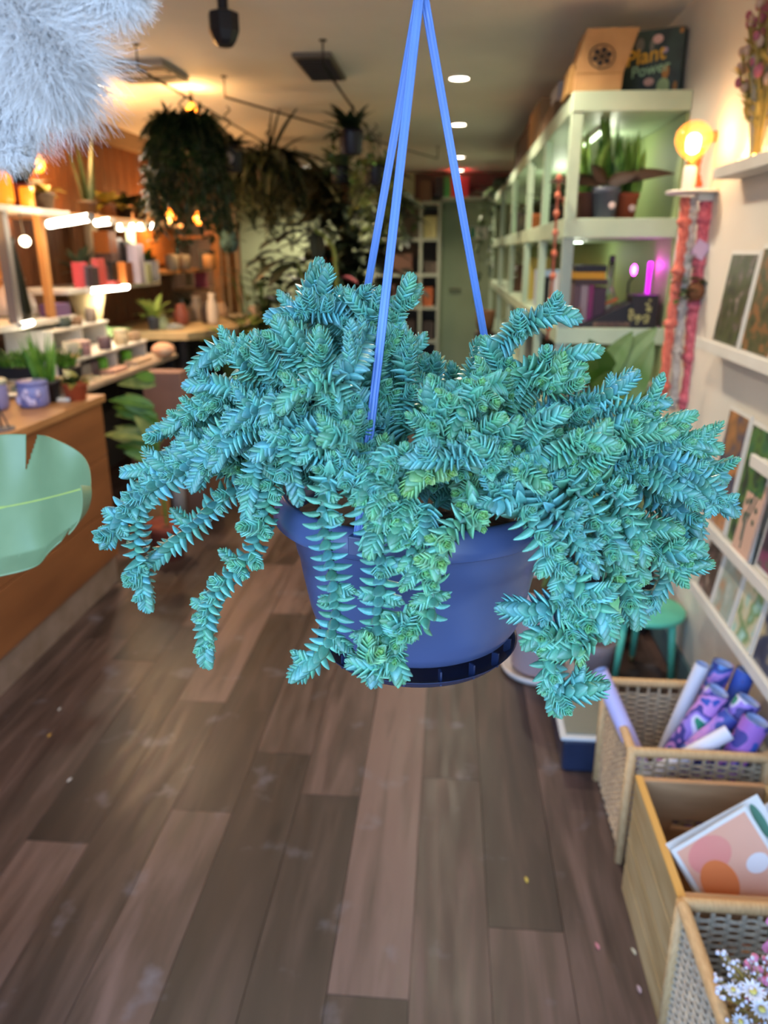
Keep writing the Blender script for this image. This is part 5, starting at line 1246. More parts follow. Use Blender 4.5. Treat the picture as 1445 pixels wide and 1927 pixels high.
for (px, py) in ((215, 735), (262, 700), (235, 715), (255, 775), (272, 790), (268, 812), (245, 800), (225, 775), (258, 840), (215, 800), (240, 760), (228, 830), (225, 750), (248, 740), (238, 790), (222, 815), (246, 825), (232, 770), (252, 760)):
    q = AY(px+R.uniform(-8, 8), py+R.uniform(-8, 8), 3.62+R.uniform(-.06, .06)); b_ = np.array([c[0]+R.uniform(-.02, .02), c[1], q[2]-R.uniform(.02, .12)]); d_ = q-b_; (g if R.random() < .35 else g2_).leaf(b_, d_, np.linalg.norm(d_)*1.0+.04, .06, .5, .1, 'oval', 8, up=(R.uniform(-.6, .6), -1, R.uniform(.1, .9)))
g2_.tube([(c[0], c[1], .18), (c[0]-.01, c[1], .62)], .007, 6)
t = potplant('floor_plant', 'variegated dumb-cane plant in a terracotta pot at the counter end', c, .10, .19, mat('terra_dk', '77331f', .8), g2_, mat('cane_green', '557a25', .5, col2='3d6320', nscale=10))
mk('variegated_leaves', g, mat('cane_pale', '8f9550', .5, col2='5f7035', nscale=14), t)
# ---------------- wall shelves behind the counter ----------------
def wshelf(x1, y0, y1, z, label, th=.03, m=None):
    return solo('wall_shelf', label, 'shelf', G().span((XL+.013, y0, z-th), (x1, y1, z)), m or M_white, 'shelves on the timber wall', bevel=.003)
wshelf(-2.25, 2.2, 4.62, 1.145, 'long white shelf above the lilac jars with a glass dome on it')
wshelf(-2.25, 4.56, 6.08, 1.292, 'white shelf with orange crates and books behind the display table')
wshelf(-2.25, 2.2, 4.70, 1.73, 'highest white shelf above the glowing tubes')
wshelf(-2.2, 4.75, 6.6, 1.72, 'far high shelf carrying yellow and dark plants', m=mat('shelf_warm', 'b58a60', .6))
wshelf(-2.28, 6.2, 7.6, 1.36, 'small wooden shelf below the amber bulbs', m=M_warmwood)
# white fluorescent tubes
def tube(a, b, label, e=14, r=.022, zs_=1.69, grp='bright strip lights of the left shelves'):
    a = np.array(a); b = np.array(b); t = thing('strip_light', label, 'light', (a+b)/2, grp)
    mk('lens', G().tube([a, b], r, 10), lampmat('tube_glow_%d' % e, 'fff4dc', e), t, True)
    d_ = (b-a)/np.linalg.norm(b-a)
    for q, s_ in ((a, -1), (b, 1)): mk('end_cap', G().tube([q+d_*s_*.001, q+d_*s_*.02], r*1.02, 10), M_white, t)
    mk('bracket', G().tube([(a+b)/2+np.array([0, 0, r*.7]), (min(-2.27, (a+b)[0]/2), (a+b)[1]/2, zs_+.0005)], .004, 6), M_white, t)
    plight('strip_light_glow', (a+b)/2+np.array([.02, -.03, -.05]), 3 if np.linalg.norm(b-a) > .2 else .8, (1, .86, .62), .05)
tube(AY(93, 422, 4.35), AY(168, 409, 4.18), 'longest bright tube, under the highest white shelf', 16, .021, 1.70)
tube(AY(182, 419, 4.9), AY(208, 416, 4.82), 'shorter bright tube right of the longest one', 16, .02)
for px, py, w in ((227, 428, 'leftmost of the row of small bright spots'), (250, 427, 'second of the row of small bright spots'), (265, 427, 'third of the row of small bright spots'), (286, 425, 'rightmost of the row of small bright spots')):
    q = AY(px, py, 5.6); tube(q-np.array([.012, 0, 0]), q+np.array([.012, 0, 0]), 'short bright lamp, ' + w, 16, .022)
tube(AX(168, 546, -2.24)-np.array([0, 0, .0]), AX(238, 539, -2.24), 'bright tube under the edge of the crate-and-book shelf', 16, .021, 1.262)
tube(AX(40, 612, -2.24), AX(60, 607, -2.24), 'short bright tube under the long lower shelf', 8, .016, 1.115)
# warm back panel lit orange with upright
sbox('wall_panel', 'honey-coloured plywood panel between the left shelves', 'panel', (XL+.013, 3.4, 1.16), (XL+.03, 4.55, 1.69), mat('ply_honey', 'c98a4a', .6, col2='b87838', nscale=5))
sbox('shelf_upright', 'grey shelf upright at the left of the honey panel', 'upright', (-2.31, 3.98, 1.146), (-2.26, 4.03, 1.699), mat('upright_grey', '77706c', .5))
sbox('shelf_upright', 'pine shelf upright at the right of the honey panel', 'upright', (-2.30, 4.35, 1.146), (-2.26, 4.40, 1.699), mat('upright_pine', 'b98048', .6))
plight('orange_nook', (-2.35, 4.0, 1.62), 7, (1, .55, .2), .06)
# glass dome
c = AX(42, 590, -2.42); c = (-2.50, 4.40, 1.146)
t = thing('glass_dome', 'shiny glass dome terrarium on the long lower shelf', 'terrarium', c)
mk('glass', G().lathe(c, [(.118, 0.005), (.12, .03), (.11, .10), (.085, .15), (.055, .18), (.045, .20)], 28, cap=False), mat('thin_glass', 'ffffff', .04, alpha=.38, spec=1, coat=1), t, True)
mk('lid', G().lathe((c[0], c[1], c[2]+.20), [(.07, 0), (.075, .015), (0, .02)], 24), mat('lid_wood', 'a07a5a', .5), t, True)
g = G()
for k in range(40): a = R.uniform(0, 2*PI); g.leaf((c[0]+R.uniform(-.08, .08), c[1]+R.uniform(-.08, .08), c[2]+.02), (math.cos(a), math.sin(a), 1.2), R.uniform(.04, .09), .02, .6, n=5)
mk('planting', g, M_leafG, t); mk('base', G().lathe((c[0], c[1], c[2]), [(.12, 0), (.12, .018), (0, .02)], 28), mat('dome_base', '6a6a60', .6), t, True)
sbox('gift_box', 'purple box beside the glass dome', 'box', (-2.37, 4.42, 1.146), (-2.27, 4.60, 1.215), mat('purple_box', '6a4a7a', .6))
solo('dark_vase', 'tall black tapering vase before the honey panel', 'vase', G().lathe((-2.34, 4.16, 1.146), [(.05, 0), (.06, .05), (.045, .2), (.022, .40), (.028, .43), (.02, .43), (.015, .38), (0, .3)], 20), mat('vase_black', '0f120e', .35), smooth=True)
q_ = AY(47, 454, 4.16); t = thing('pendant_lamp', 'small round white glowing lamp above the black vase', 'lamp', q_)
mk('globe', G().ball(q_, .028, 12), lampmat('small_glow', 'fff0d0', 6), t, True); mk('cord', G().tube([q_+np.array([0, 0, .02]), (min(q_[0], -2.27), q_[1], 1.7005)], .003, 5), M_dkmetal, t)
# highest shelf goods
zs = 1.731
def slimpot(px, y, z, r, h, label, cc, fol, ml, **k): c = (min(AY(px, 380, y)[0], -2.26-r), y, z); return potplant('potted_plant', label, c, r, h, mat('sp_'+cc, cc, .7), fol(c), ml, **k)
def bushy(n, L0, L1, w, up=.8, dr=.8):
    def f(c):
        g = G()
        for k in range(n): a = R.uniform(0, 2*PI); g.leaf((c[0], c[1], c[2]+.08), (math.cos(a), math.sin(a), R.uniform(.1, 1.6)*up), R.uniform(L0, L1), w, dr, .1, 'oval', 7)
        return g
    return f
gp2 = 'plants on the high left shelves'
slimpot(112, 4.3, zs, .07, .12, 'big dark rubber-leaved plant in a red-brown pot on the highest shelf', '6a2a24', bushy(12, .18, .30, .09, 1.6, .3), M_leafD, group=gp2)
slimpot(160, 4.55, zs, .06, .09, 'yellow-flowering plant on the highest shelf', '5a4632', bushy(24, .1, .17, .05), M_leafY, group=gp2)
slimpot(20, 3.95, zs, .06, .08, 'round brownish-green plant at the left end of the highest shelf', '5a5a40', bushy(30, .06, .12, .04), mat('olive_dk', '4a4a22', .6), group=gp2)
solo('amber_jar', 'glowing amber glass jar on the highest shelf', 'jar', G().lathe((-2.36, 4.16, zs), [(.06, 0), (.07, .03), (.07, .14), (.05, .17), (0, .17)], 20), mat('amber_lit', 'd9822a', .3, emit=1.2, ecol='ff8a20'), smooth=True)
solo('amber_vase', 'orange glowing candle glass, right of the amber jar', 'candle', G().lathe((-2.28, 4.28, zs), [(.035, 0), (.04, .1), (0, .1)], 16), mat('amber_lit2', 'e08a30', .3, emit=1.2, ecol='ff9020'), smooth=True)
slimpot(185, 5.1, 1.721, .06, .09, 'tall dark narrow-leaved plant on the far high shelf', '2a2018', lambda c: sword_fol((c[0], c[1], c[2]+.07), 6, .25, .5, .04, .03), M_leafD, group=gp2)
slimpot(208, 5.4, 1.721, .06, .09, 'yellow-green bushy plant on the far high shelf', '5a3a20', bushy(30, .1, .22, .05), M_leafY, group=gp2)
slimpot(232, 5.8, 1.721, .06, .09, 'dark leafy plant farther along the high shelf', '2a2018', bushy(30, .12, .25, .06), M_leafD, group=gp2)
slimpot(262, 6.2, 1.721, .06, .09, 'pale spidery plant at the end of the high shelf', '6a5a40', bushy(40, .15, .3, .03), M_leafG, group=gp2)
for (px, py, y, d_, L_, m, lab) in ((170, 260, 5.0, (.2, 0, -1), .5, 'stalk_or', 'bare orange-lit stalk leaning against the timber wall'),):
    pass
# crate and book shelf goods
zb = 1.293
def slat_crate(px0, px1, y, z, h, label):
    x0, x1 = AY(px0, 500, y)[0], AY(px1, 500, y)[0]; t = thing('small_crate', label, 'crate', ((x0+x1)/2, y, z), 'small orange crates on the left shelf')
    mk('body', G().span((x0, y, z), (x1, y+.12, z+h)), mat('crate_inner', '8a4a20', .7), t)
    n_ = 4
    for k in range(n_): mk('slat', G().span((x0+(x1-x0)*k/n_+.002, y-.008, z), (x0+(x1-x0)*(k+.92)/n_, y-.0005, z+h)), mat('crate_orange', 'c0702f', .6), t)
def goods(px0, px1, y, z, h, cc, label, cat='box', name='carton', grp='goods on the crate-and-book shelf', d=.1):
    x0, x1 = AY(px0, 500, y)[0], AY(px1, 500, y)[0]; return sbox(name, label, cat, (x0, y, z), (x1, y+d, z+h), mat('gd_'+cc, cc, .6), grp)
Y5 = 4.75
goods(133, 137, Y5, zb, .01, '6f655c', 'thin grey coaster on the shelf end', d=.05)
goods(134, 150, Y5, zb, .15, 'cf4f58', 'red upright book at the left of the crate-and-book shelf', 'book', 'book'); goods(151, 162, 4.8, zb, .13, '5f5a62', 'grey book right of the red one', 'book', 'book'); goods(163, 171, 4.8, zb, .12, '3a2f33', 'black book right of the grey one', 'book', 'book')
goods(172, 184, 4.9, zb, .17, 'cf5a58', 'coral upright picture frame right of the black book', 'book', 'book'); goods(185, 213, 5.0, zb, .03, 'cf5a58', 'coral tray lying in front of the crates', 'tray', 'tray'); goods(186, 200, 5.12, zb, .13, '6a3a38', 'maroon box behind the coral tray'); goods(201, 209, 5.14, zb, .15, '151413', 'black box next to the maroon one')  # the coral upright piece is a picture frame
slat_crate(212, 236, 5.25, zb, .145, 'small orange slatted crate standing lower on the shelf')
goods(180, 212, 5.3, zb+.001, .20, '6a4f44', 'brown carton under the higher crate', d=.12)
slat_crate(181, 210, 5.3, zb+.203, .14, 'small orange slatted crate raised on a brown carton')
goods(214, 224, 5.45, zb, .30, '6f6a70', 'grey upright box behind the orange crates'); goods(225, 238, 5.5, zb, .28, '2f2a2c', 'black upright box behind the orange crates')
goods(241, 262, 5.5, zb, .26, 'a79fb0', 'tall lilac-white patterned box toward the shelf end'); goods(262, 275, 5.6, zb, .13, 'a9ab85', 'pale green tin toward the shelf end'); goods(243, 258, 5.6, zb+.0, .38, 'b5c0a0', 'pale green upright card behind the lilac box', d=.02)
x_ = AY(282, 520, 5.85)[0]
t = thing('checked_mug', 'dark mug with a white grid pattern at the end of the shelf', 'mug', (x_, 5.9, zb))
mk('body', G().lathe((x_, 5.9, zb), [(.045, 0), (.05, .005), (.05, .15), (.044, .15), (.04, .01), (0, .01)], 20), mat('mug_navy', '2a2a44', .5), t, True)
g = G()
for k in range(5): g.lathe((x_, 5.9, zb+.015+k*.03), [(.0505, 0), (.0512, .002), (.0505, .004)], 20, cap=False)
for k in range(14): a = 2*PI*k/14; g.tube([(x_+.0508*math.cos(a), 5.9+.0508*math.sin(a), zb+.005), (x_+.0508*math.cos(a), 5.9+.0508*math.sin(a), zb+.148)], .0018, 4)
mk('white_grid', g, M_white, t)
for (px, y, m, lab) in ((152, 4.95, M_leafG, 'grey-green bushy plant behind the red book'), (240, 5.75, mat('lime_leaf', '9cb81e', .5), 'bright lime leafy plant below the small lamps'), (272, 5.95, M_leafM, 'leafy plant at the far end of the crate-and-book shelf')):
    c = (AY(px, 500, y)[0]-.03, y+.05, zb); potplant('potted_plant', lab, c, .05, .09, M_greyp, bushy(30, .1, .22, .05, 1.6)(c), m, group='plants on the crate-and-book shelf')
solo('pillar_candle', 'cream pillar candle standing behind the brown carton', 'candle', G().lathe((AY(176, 440, 5.5)[0], 5.5, zb), [(.03, 0), (.03, .42), (0, .42)], 14), mat('candle_cream', 'c0b090', .6), 'cream pillar candles', smooth=True)
solo('pillar_candle', 'second cream pillar candle, right of the first', 'candle', G().lathe((AY(168, 440, 5.45)[0], 5.45, zb), [(.03, 0), (.03, .40), (0, .40)], 14), mat('candle_cream', 'c0b090'), 'cream pillar candles', smooth=True)
# goods between shelves: white roll of paper / lamp shade under the tube
c = (-2.40, 5.05, .0)
solo('lampshade', 'cream lampshade lit from above behind the display risers', 'lampshade', G().lathe((-2.42, 5.15, 1.04), [(.075, 0), (.12, .20), (.115, .20), (.07, 0)], 24, cap=False).lathe((-2.42, 5.15, .829), [(.04, 0), (.012, .03), (.012, .22), (.07, .23)], 12), mat('shade_cream', 'd6c093', .7), smooth=True)
solo('paper_stack', 'stack of cream papers on the upper riser', 'paper', G().box((-2.44, 4.35, 1.10), (.10, .2, .03)), mat('paper_cream', 'c3ad88', .7))
# ================= rear left: bulbs, racks, worktop =================
M_bulb = lampmat('bulb_amber', 'ffbf6a', 22); M_bulbg = mat('bulb_glass', 'ffa040', .05, alpha=.45, emit=2.2, ecol='ff9a2a')
def bulb(px, py, y, label, en, r=.05, drop=.12):
    c = AY(px, py, y); t = thing('amber_bulb', label, 'bulb', c, 'amber filament bulbs at the rear left')
    mk('glass', G().lathe(c-np.array([0, 0, r*1.2]), [(0, 0), (r*.6, r*.15), (r*.98, r*.8), (r*.95, r*1.4), (r*.5, r*2.1), (r*.25, r*2.5)], 18, cap=False), M_bulbg, t, True)
    mk('filament', G().ball(c-np.array([0, 0, r*.1]), r*.5, 10, (1, 1, 1.2)), M_bulb, t, True)
    mk('cap', G().lathe(c+np.array([0, 0, r*1.25]), [(r*.28, 0), (r*.3, r*.8), (0, r*.9)], 12), M_dkmetal, t)
    if drop: mk('flex', G().tube([c+np.array([0, 0, r*2.1]), (c[0], c[1], drop)], .004, 6), M_dkmetal, t)
    plight('amber_bulb_light', c+np.array([.02, -.09, 0]), en, (1, .55, .2), .04)
bulb(320, 410, 6.9, 'left amber bulb of the pair over the small wooden shelf', 9, .06, 2.4)
bulb(374, 411, 6.7, 'right and whiter-looking amber bulb of the pair over the wooden shelf', 9, .045, 2.4)
bulb(361, 213, 4.95, 'amber bulb just under the ceiling behind the big fern', 7, .045, 2.4)
plight('ceiling_orange_wash', (-2.25, 4.9, 2.08), 34, (1, .50, .14), .08)
bulb(70, 308, 4.9, 'amber bulb glowing behind the jars on the highest left shelf', 6, .045, 2.4)
# timber backing + posts of the rear rack
sbox('plywood_board', 'orange-lit plywood board between the two amber bulbs', 'board', (XL+.013, 6.3, 1.40), (XL+.06, 7.5, 1.90), mat('ply_orange', 'b8793c', .6, col2='a86a30', nscale=5))
for (px, y, lab) in ((400, 7.4, 'pine post of the rear rack, left one'), (414, 7.9, 'pine post of the rear rack, middle one'), (432, 8.3, 'pine post of the rear rack beside the mint wall')):
    x = AY(px, 500, y)[0]; sbox('rack_post', lab, 'post', (x, y, 0), (x+.07, y+.07, 2.2), M_warmwood, 'pine posts of the rear rack')
for (z, lab) in ((1.62, 'upper rear rack shelf below the teal bag'), (1.15, 'lower rear rack shelf by the pine posts')):
    sbox('rack_shelf', lab, 'shelf', (-2.62, 7.42, z), (AY(408, 500, 7.9)[0]+.05, 7.88, z+.03), M_warmwood, 'pine shelves of the rear rack')
x_ = AY(406, 430, 7.6)[0]
sbox('cream_packet', 'upright pinkish cream packet on the upper rack shelf', 'packet', (x_-.08, 7.5, 1.651), (x_-.0, 7.6, 1.86), mat('packet_pink', 'c99a7a', .6))
for i, (px, z, cc, lab) in enumerate(((352, 1.391, '8a8578', 'grey canister left of the small wooden shelf'), (330, 1.361, '6f685e', 'taupe canister on the small wooden shelf'), (366, 1.361, '8f6a45', 'copper cup at the end of the wooden shelf'))):
    x = AY(px, 480, 6.5 if i else 6.9)[0]; solo('canister', lab, 'canister', G().lathe((x, 6.5+i*.2, 1.361), [(.05, 0), (.055, .01), (.055, .12), (0, .125)], 16), mat('can_'+cc, cc, .5), 'canisters on the small wooden shelf', smooth=True)
x_ = AY(376, 470, 7.6)[0]
sbox('tea_box', 'pink-red carton right of the orange-lit board', 'box', (x_-.04, 7.5, 1.181), (x_+.06, 7.6, 1.36), mat('carton_pinkred', 'b5505a', .6))
sbox('slate_planter', 'dark slate planter right of the wooden shelf', 'planter', (AY(372, 480, 6.9)[0], 6.9, 1.361), (AY(392, 480, 6.9)[0], 7.1, 1.52), mat('slate', '35383a', .6))
# teal bag hanging
c = AY(430, 440, 7.2)
t = thing('hanging_bag', 'teal cloth pouch hanging beside the mint wall', 'bag', (c[0], 7.2, c[2]-.16))
mk('pouch', G().lathe((c[0], 7.2, c[2]-.16), [(0, 0), (.06, .01), (.085, .07), (.075, .14), (.04, .24), (.018, .34)], 14), mat('cloth_teal', '4f7a85', .8, col2='3f6570', nscale=20), t, True)
mk('cord', G().tube([(c[0], 7.2, c[2]+.17), (c[0]-.015, 7.2, 2.0), (c[0], 7.2, ZC)], .005, 5), M_dkmetal, t)
solo('dark_pole', 'slim dark blue pole standing against the mint wall', 'pole', G().tube([(AY(438, 560, 8.9)[0], 8.9, 0), (AY(436, 470, 8.9)[0], 8.9, 1.75)], .022, 8), mat('pole_navy', '2a303c', .5))
# worktop of the rear left, pale edged, dark below
t = thing('work_table', 'long pale-edged worktop at the rear left with dark space beneath', 'table', (-2.1, 6.5, 0))
wx = -1.62
mk('worktop', G().prism([(XL+.02, 5.5), (wx-.25, 5.5), (wx, 5.95), (wx, 7.35), (XL+.02, 7.35)], .90, .955, axis='z'), mat('worktop_pale', 'b09a72', .5, col2='a08a62', nscale=6), t, bevel=.004)
for (x, y) in ((-2.55, 5.6), (wx-.35, 5.6), (wx-.08, 7.25), (-2.55, 7.25)): mk('leg', G().span((x, y, 0), (x+.05, y+.05, .899)), M_blackp, t)
mk('shade_block', G().span((-2.6, 5.8, .05), (wx-.35, 7.2, .85)), MATS['table_shade'], t)  # shade beneath the worktop, put in as a dark block
k = 0
for (px, y, r, h, cc, lab) in ((300, 5.75, .05, .10, 'a5b08a', 'pale green bowl at the near corner of the rear worktop'), (322, 5.8, .08, .035, 'a9aba3', 'shallow grey-white dish on the rear worktop'), (338, 6.1, .06, .16, '8a4a3a', 'rust pot on the rear worktop'), (352, 6.4, .05, .12, '6a5f54', 'taupe jar on the rear worktop'), (368, 6.5, .055, .2, '9c8a76', 'beige patterned vase on the rear worktop'), (386, 6.3, .04, .17, '3c2c22', 'dark brown bottle on the rear worktop'), (398, 6.2, .045, .24, 'c9b9a5', 'white leaning figure-like vase on the rear worktop'), (415, 6.9, .06, .12, 'b59a80', 'cream tub near the far end of the rear worktop')):
    x = min(AY(px, 560, y)[0], wx-.09); solo('worktop_jar', lab, 'jar', G().lathe((x, y, .956), [(r*.8, 0), (r, h*.1), (r, h*.6), (r*.6, h*.85), (r*.7, h), (0, h)], 18), mat('wj_'+cc, cc, .5), 'jars and bowls on the rear worktop', smooth=True)
for (px, y, L0, L1, w_, m, lab) in ((285, 5.70, .12, .24, .06, mat('pothos_pale', '9fae58', .5, col2='7a9640', nscale=14), 'pale variegated plant at the near corner of the rear worktop'), (262, 5.12, .12, .22, .08, mat('aglaonema', '8fae7a', .5, col2='5a8550', nscale=12), 'silvery green plant at the far end of the display table'), (352, 6.75, .1, .22, .04, M_leafD, 'dark bushy plant in the middle of the rear worktop')):
    c = (AY(px, 560, y)[0], y, .956 if y > 5.6 else .0)
    if y < 5.6:
        c = (-2.30, y, .829); g = G()
        for k in range(26): a = R.uniform(0, 2*PI); g.leaf((c[0], c[1], .95), (math.cos(a), math.sin(a), R.uniform(0, 1.2)), R.uniform(L0, L1), w_, .9, .1, 'oval', 7)
        potplant('potted_plant', lab, c, .06, .12, M_greyp, g, m)
    else: potplant('potted_plant', lab, c, .05, .10, M_greyp, bushy(26, L0, L1, w_, 1.3)(c), m)
sbox('paper_parcel', 'whitish paper parcel at the far end of the worktop', 'parcel', (-1.80, 6.95, .956), (-1.64, 7.25, 1.04), mat('parcel_white', 'b5a08a', .7))
# potting bench goods below the mint wall (right of the pole)
# ================= hanging plants =================
def shook(x, y, z0, z1, label, n=2):
    t = thing('s_hook', label, 'hook', (x, y, z0), 'black S hooks on the ceiling rails')
    L_ = (z1-z0)/n
    for k in range(n):
        a = z0+L_*k; pts = [(x-.018*math.sin(q*2*PI)*(1 if q < .5 else 1), y, a+L_*q*1.04) for q in np.linspace(0, 1, 16)]
        mk('hook', G().tube(pts, .0045, 6), M_dkmetal, t, True)
    return t
def hangpot(px, py, y, r, h, label, mpot, fols, railx=None, tag_=False, cat='hanging plant', name='hanging_plant', ztop=2.29):
    c = AY(px, py, y); x = c[0] if railx is None else railx
    t = thing(name, label, cat, (x, y, c[2]-h/2)); z0 = c[2]-h/2
    mk('pot', G().lathe((x, y, z0), [(r*.75, 0), (r*.8, .006), (r*.97, h*.85), (r, h), (r*.93, h), (r*.9, h*.8), (0, h*.8)], 20), mpot, t, True)
    hz = min(ztop-.12, z0+h+.32)
    for k in range(3):
        a = 2*PI*k/3+.5; mk('hanger_strap', G().tube([(x+r*.97*math.cos(a), y+r*.97*math.sin(a), z0+h), (x, y, hz)], .003, 5), M_dkmetal, t)
    for nm, g, m in fols(np.array([x, y, z0+h])): mk(nm, g, m, t)
    if tag_: mk('label_sticker', G().ball((x+r*.2, y-r*.92, z0+h*.5), .03, 12, (1, .2, 1)), mat('sticker_white', 'a9a6b0', .5), t)
    shook(x, y, hz-.005, ztop+.012, 'black S hook above the '+' '.join(label.split(' with')[0].split()[:11]), 2)
    return t
def fern_f(n, L0, L1, dr=1.6, frond=.035):
    def f(o):
        g = G(); gs_ = G()
        for k in range(n):
            a = R.uniform(0, 2*PI); L_ = R.uniform(L0, L1); up = R.uniform(.1, 1.3); d = np.array([math.cos(a), math.sin(a), up]); d /= np.linalg.norm(d)
            P = o+np.array([0, 0, -.02]); N_ = 14; st = L_/N_; pts = [P.copy()]
            for i in range(N_):
                P = P+d*st; d = d+np.array([0, 0, -1])*dr/N_; d /= np.linalg.norm(d); pts.append(P.copy())
                s_ = np.cross(d, [0, 0, 1]); nn = np.linalg.norm(s_); s_ = s_/nn if nn > .05 else np.array([math.sin(a), -math.cos(a), 0])
                w = frond*(math.sin(PI*min(1, (i+1.5)/N_)))**.6*R.uniform(.8, 1.2)
                for sg in (1, -1): g.leaf(P, s_*sg+d*.35, w*1.6, w*.45, .5, .1, 'oval', 4)
            gs_.tube(pts[::2], .0015, 3)
        return [('fronds', g, M_fern), ('frond_stalks', gs_, mat('frond_stalk', '4a4a24', .7))]
    return f
M_fern = mat('fern_green', '2c3f18', .55, col2='1b2a12', nscale=8)
M_fernY = mat('fern_olive', '44451c', .55, col2='2f3217', nscale=8)
def trail_f(n, drop, m, ls=.03, out=.1, lw=.02, nl=26):
    def f(o):
        g = G(); gs_ = G()
        for k in range(n):
            a = R.uniform(0, 2*PI); D = drop*R.uniform(.5, 1); pts = crom([o, o+np.array([math.cos(a)*out*.7, math.sin(a)*out*.7, .03]), o+np.array([math.cos(a)*out, math.sin(a)*out, -D*.4]), o+np.array([math.cos(a)*out*R.uniform(.8, 1.3), math.sin(a)*out, -D])], 8)
            gs_.tube(pts[::4], .002, 4)
            for q in range(nl): p_ = pts[R.randrange(len(pts))]; g.leaf(p_, (R.uniform(-1, 1), R.uniform(-1, 1), R.uniform(-.8, .4)), ls*R.uniform(.7, 1.3), lw, .6, .1, 'oval', 4)
        return [('trailing_leaves', g, m), ('vines', gs_, mat('vine_stem', '5a5a35'))]
    return f
hangpot(345, 262, 4.5, .09, .13, 'huge drooping fern with dense dark fronds near the left shelves', M_blackp, lambda o: fern_f(150, .20, .34, 2.8, .05)(o)+trail_f(110, .62, M_fern, .07, .20, .024, 34)(o), railx=-1.46)
# long trails of the fern
def bushy_at(o, n, L0, L1, w, m, up=.9, dr=.8, prof='oval'):
    g = G()
    for k in range(n): a = R.uniform(0, 2*PI); g.leaf(o+np.array([0, 0, -.02]), (math.cos(a), math.sin(a), R.uniform(-.1, 1.6)*up), R.uniform(L0, L1), w, dr, .1, prof, 7)
    return [('foliage', g, m)]
M_aub = mat('pot_aubergine', '1d1a2a', .4)
hangpot(432, 300, 4.9, .085, .14, 'black hanging pot with a white round label right of the huge fern', M_aub, lambda o: bushy_at(o, 30, .1, .22, .05, M_leafD), tag_=True)
hangpot(432, 366, 6.2, .08, .12, 'lower black hanging pot with dark trailing leaves below the labelled one', M_aub, lambda o: bushy_at(o, 24, .08, .18, .05, M_leafD, .6), tag_=False)
hangpot(475, 330, 6.9, .07, .12, 'hanging pot with thin grey-green trails in the gap left of the tall strap leaves', M_aub, trail_f(16, .42, M_leafG, .04, .09))
def antler(o):
    g = G()
    for (px, py, b_) in ((512, 205, 496), (560, 200, 505), (528, 200, 500), (575, 262, 520), (600, 300, 520), (480, 262, 497), (548, 215, 512)):
        e = AY(px, py, o[1]); d = e-o; g.leaf(o+np.array([0, 0, -.03]), d+np.array([0, 0, .12]), np.linalg.norm(d)*1.15, .075, .55, .1, 'strap', 12)
    for k in range(34): a = R.uniform(0, 2*PI); g.leaf(o+np.array([0, 0, -.03]), (math.cos(a), math.sin(a), R.uniform(.0, .7)), R.uniform(.3, .55), .075, 1.6, .1, 'strap', 12)
    return [('strap_leaves', g, M_leafD)]+trail_f(40, .45, M_leafD, .08, .22, .03, 24)(o)
hangpot(508, 320, 5.6, .10, .15, 'hanging pot with tall dark strap leaves arching to the ceiling', M_aub, antler)
hangpot(555, 352, 6.7, .10, .14, 'hanging olive fern with a drooping curtain of fronds left of centre', M_blackp, lambda o: [(a, b, M_fernY if a == 'fronds' else c) for a, b, c in fern_f(120, .28, .5, 2.5, .06)(o)]+trail_f(50, .5, M_fernY, .08, .22, .026, 26)(o))
hangpot(668, 268, 4.9, .075, .13, 'black hanging pot with leafy growth near the blue straps', M_aub, lambda o: bushy_at(o, 30, .1, .24, .06, M_leafD, 1.3)+trail_f(7, .3, M_leafM, .045, .13, .03, 14)(o), railx=-.6)
hangpot(705, 330, 5.6, .08, .12, 'hanging pot of small trailing green leaves behind the left blue strap', M_aub, trail_f(20, .55, mat('leaf_mix', '4a5a2c', .5, col2='7a8a4a', nscale=14), .05, .15, .035, 22))
hangpot(640, 330, 6.4, .08, .12, 'hanging grey-green round-leaved plant left of the black leafy pot', M_aub, lambda o: bushy_at(o, 26, .15, .3, .13, M_leafG, .8, .8, 'heart'))
hangpot(745, 400, 7.4, .09, .14, 'hanging green plant seen between the blue straps', M_aub, lambda o: bushy_at(o, 30, .15, .3, .08, M_leafM, 1, 1.2)+trail_f(10, .4, M_leafM, .06, .2, .04, 18)(o))
railing((-1.25, 4.6, RZ), (-.15, 7.6, RZ), 'black ceiling rail running back toward the mint door')
# lime leaf by the strap
c = AY(775, 287, 5.6)
# ================= tall floor plants in the middle rear =================
def tree(base, label, fol, pr=.16, ph=.30, mpot=None, trunk=None, name='floor_plant'):
    t = thing(name, label, 'potted plant', base)
    mk('pot', pot(G(), base, pr, ph), mpot or M_blackp, t, True); mk('compost', G().lathe((base[0], base[1], ph*.86), [(pr*.88, 0), (0, .01)], 18), M_soil, t)
    if trunk: mk('trunk', trunk, mat('trunk_brown', '4a3a28', .8), t, True)
    for nm, g, m in fol: mk(nm, g, m, t)
    return t
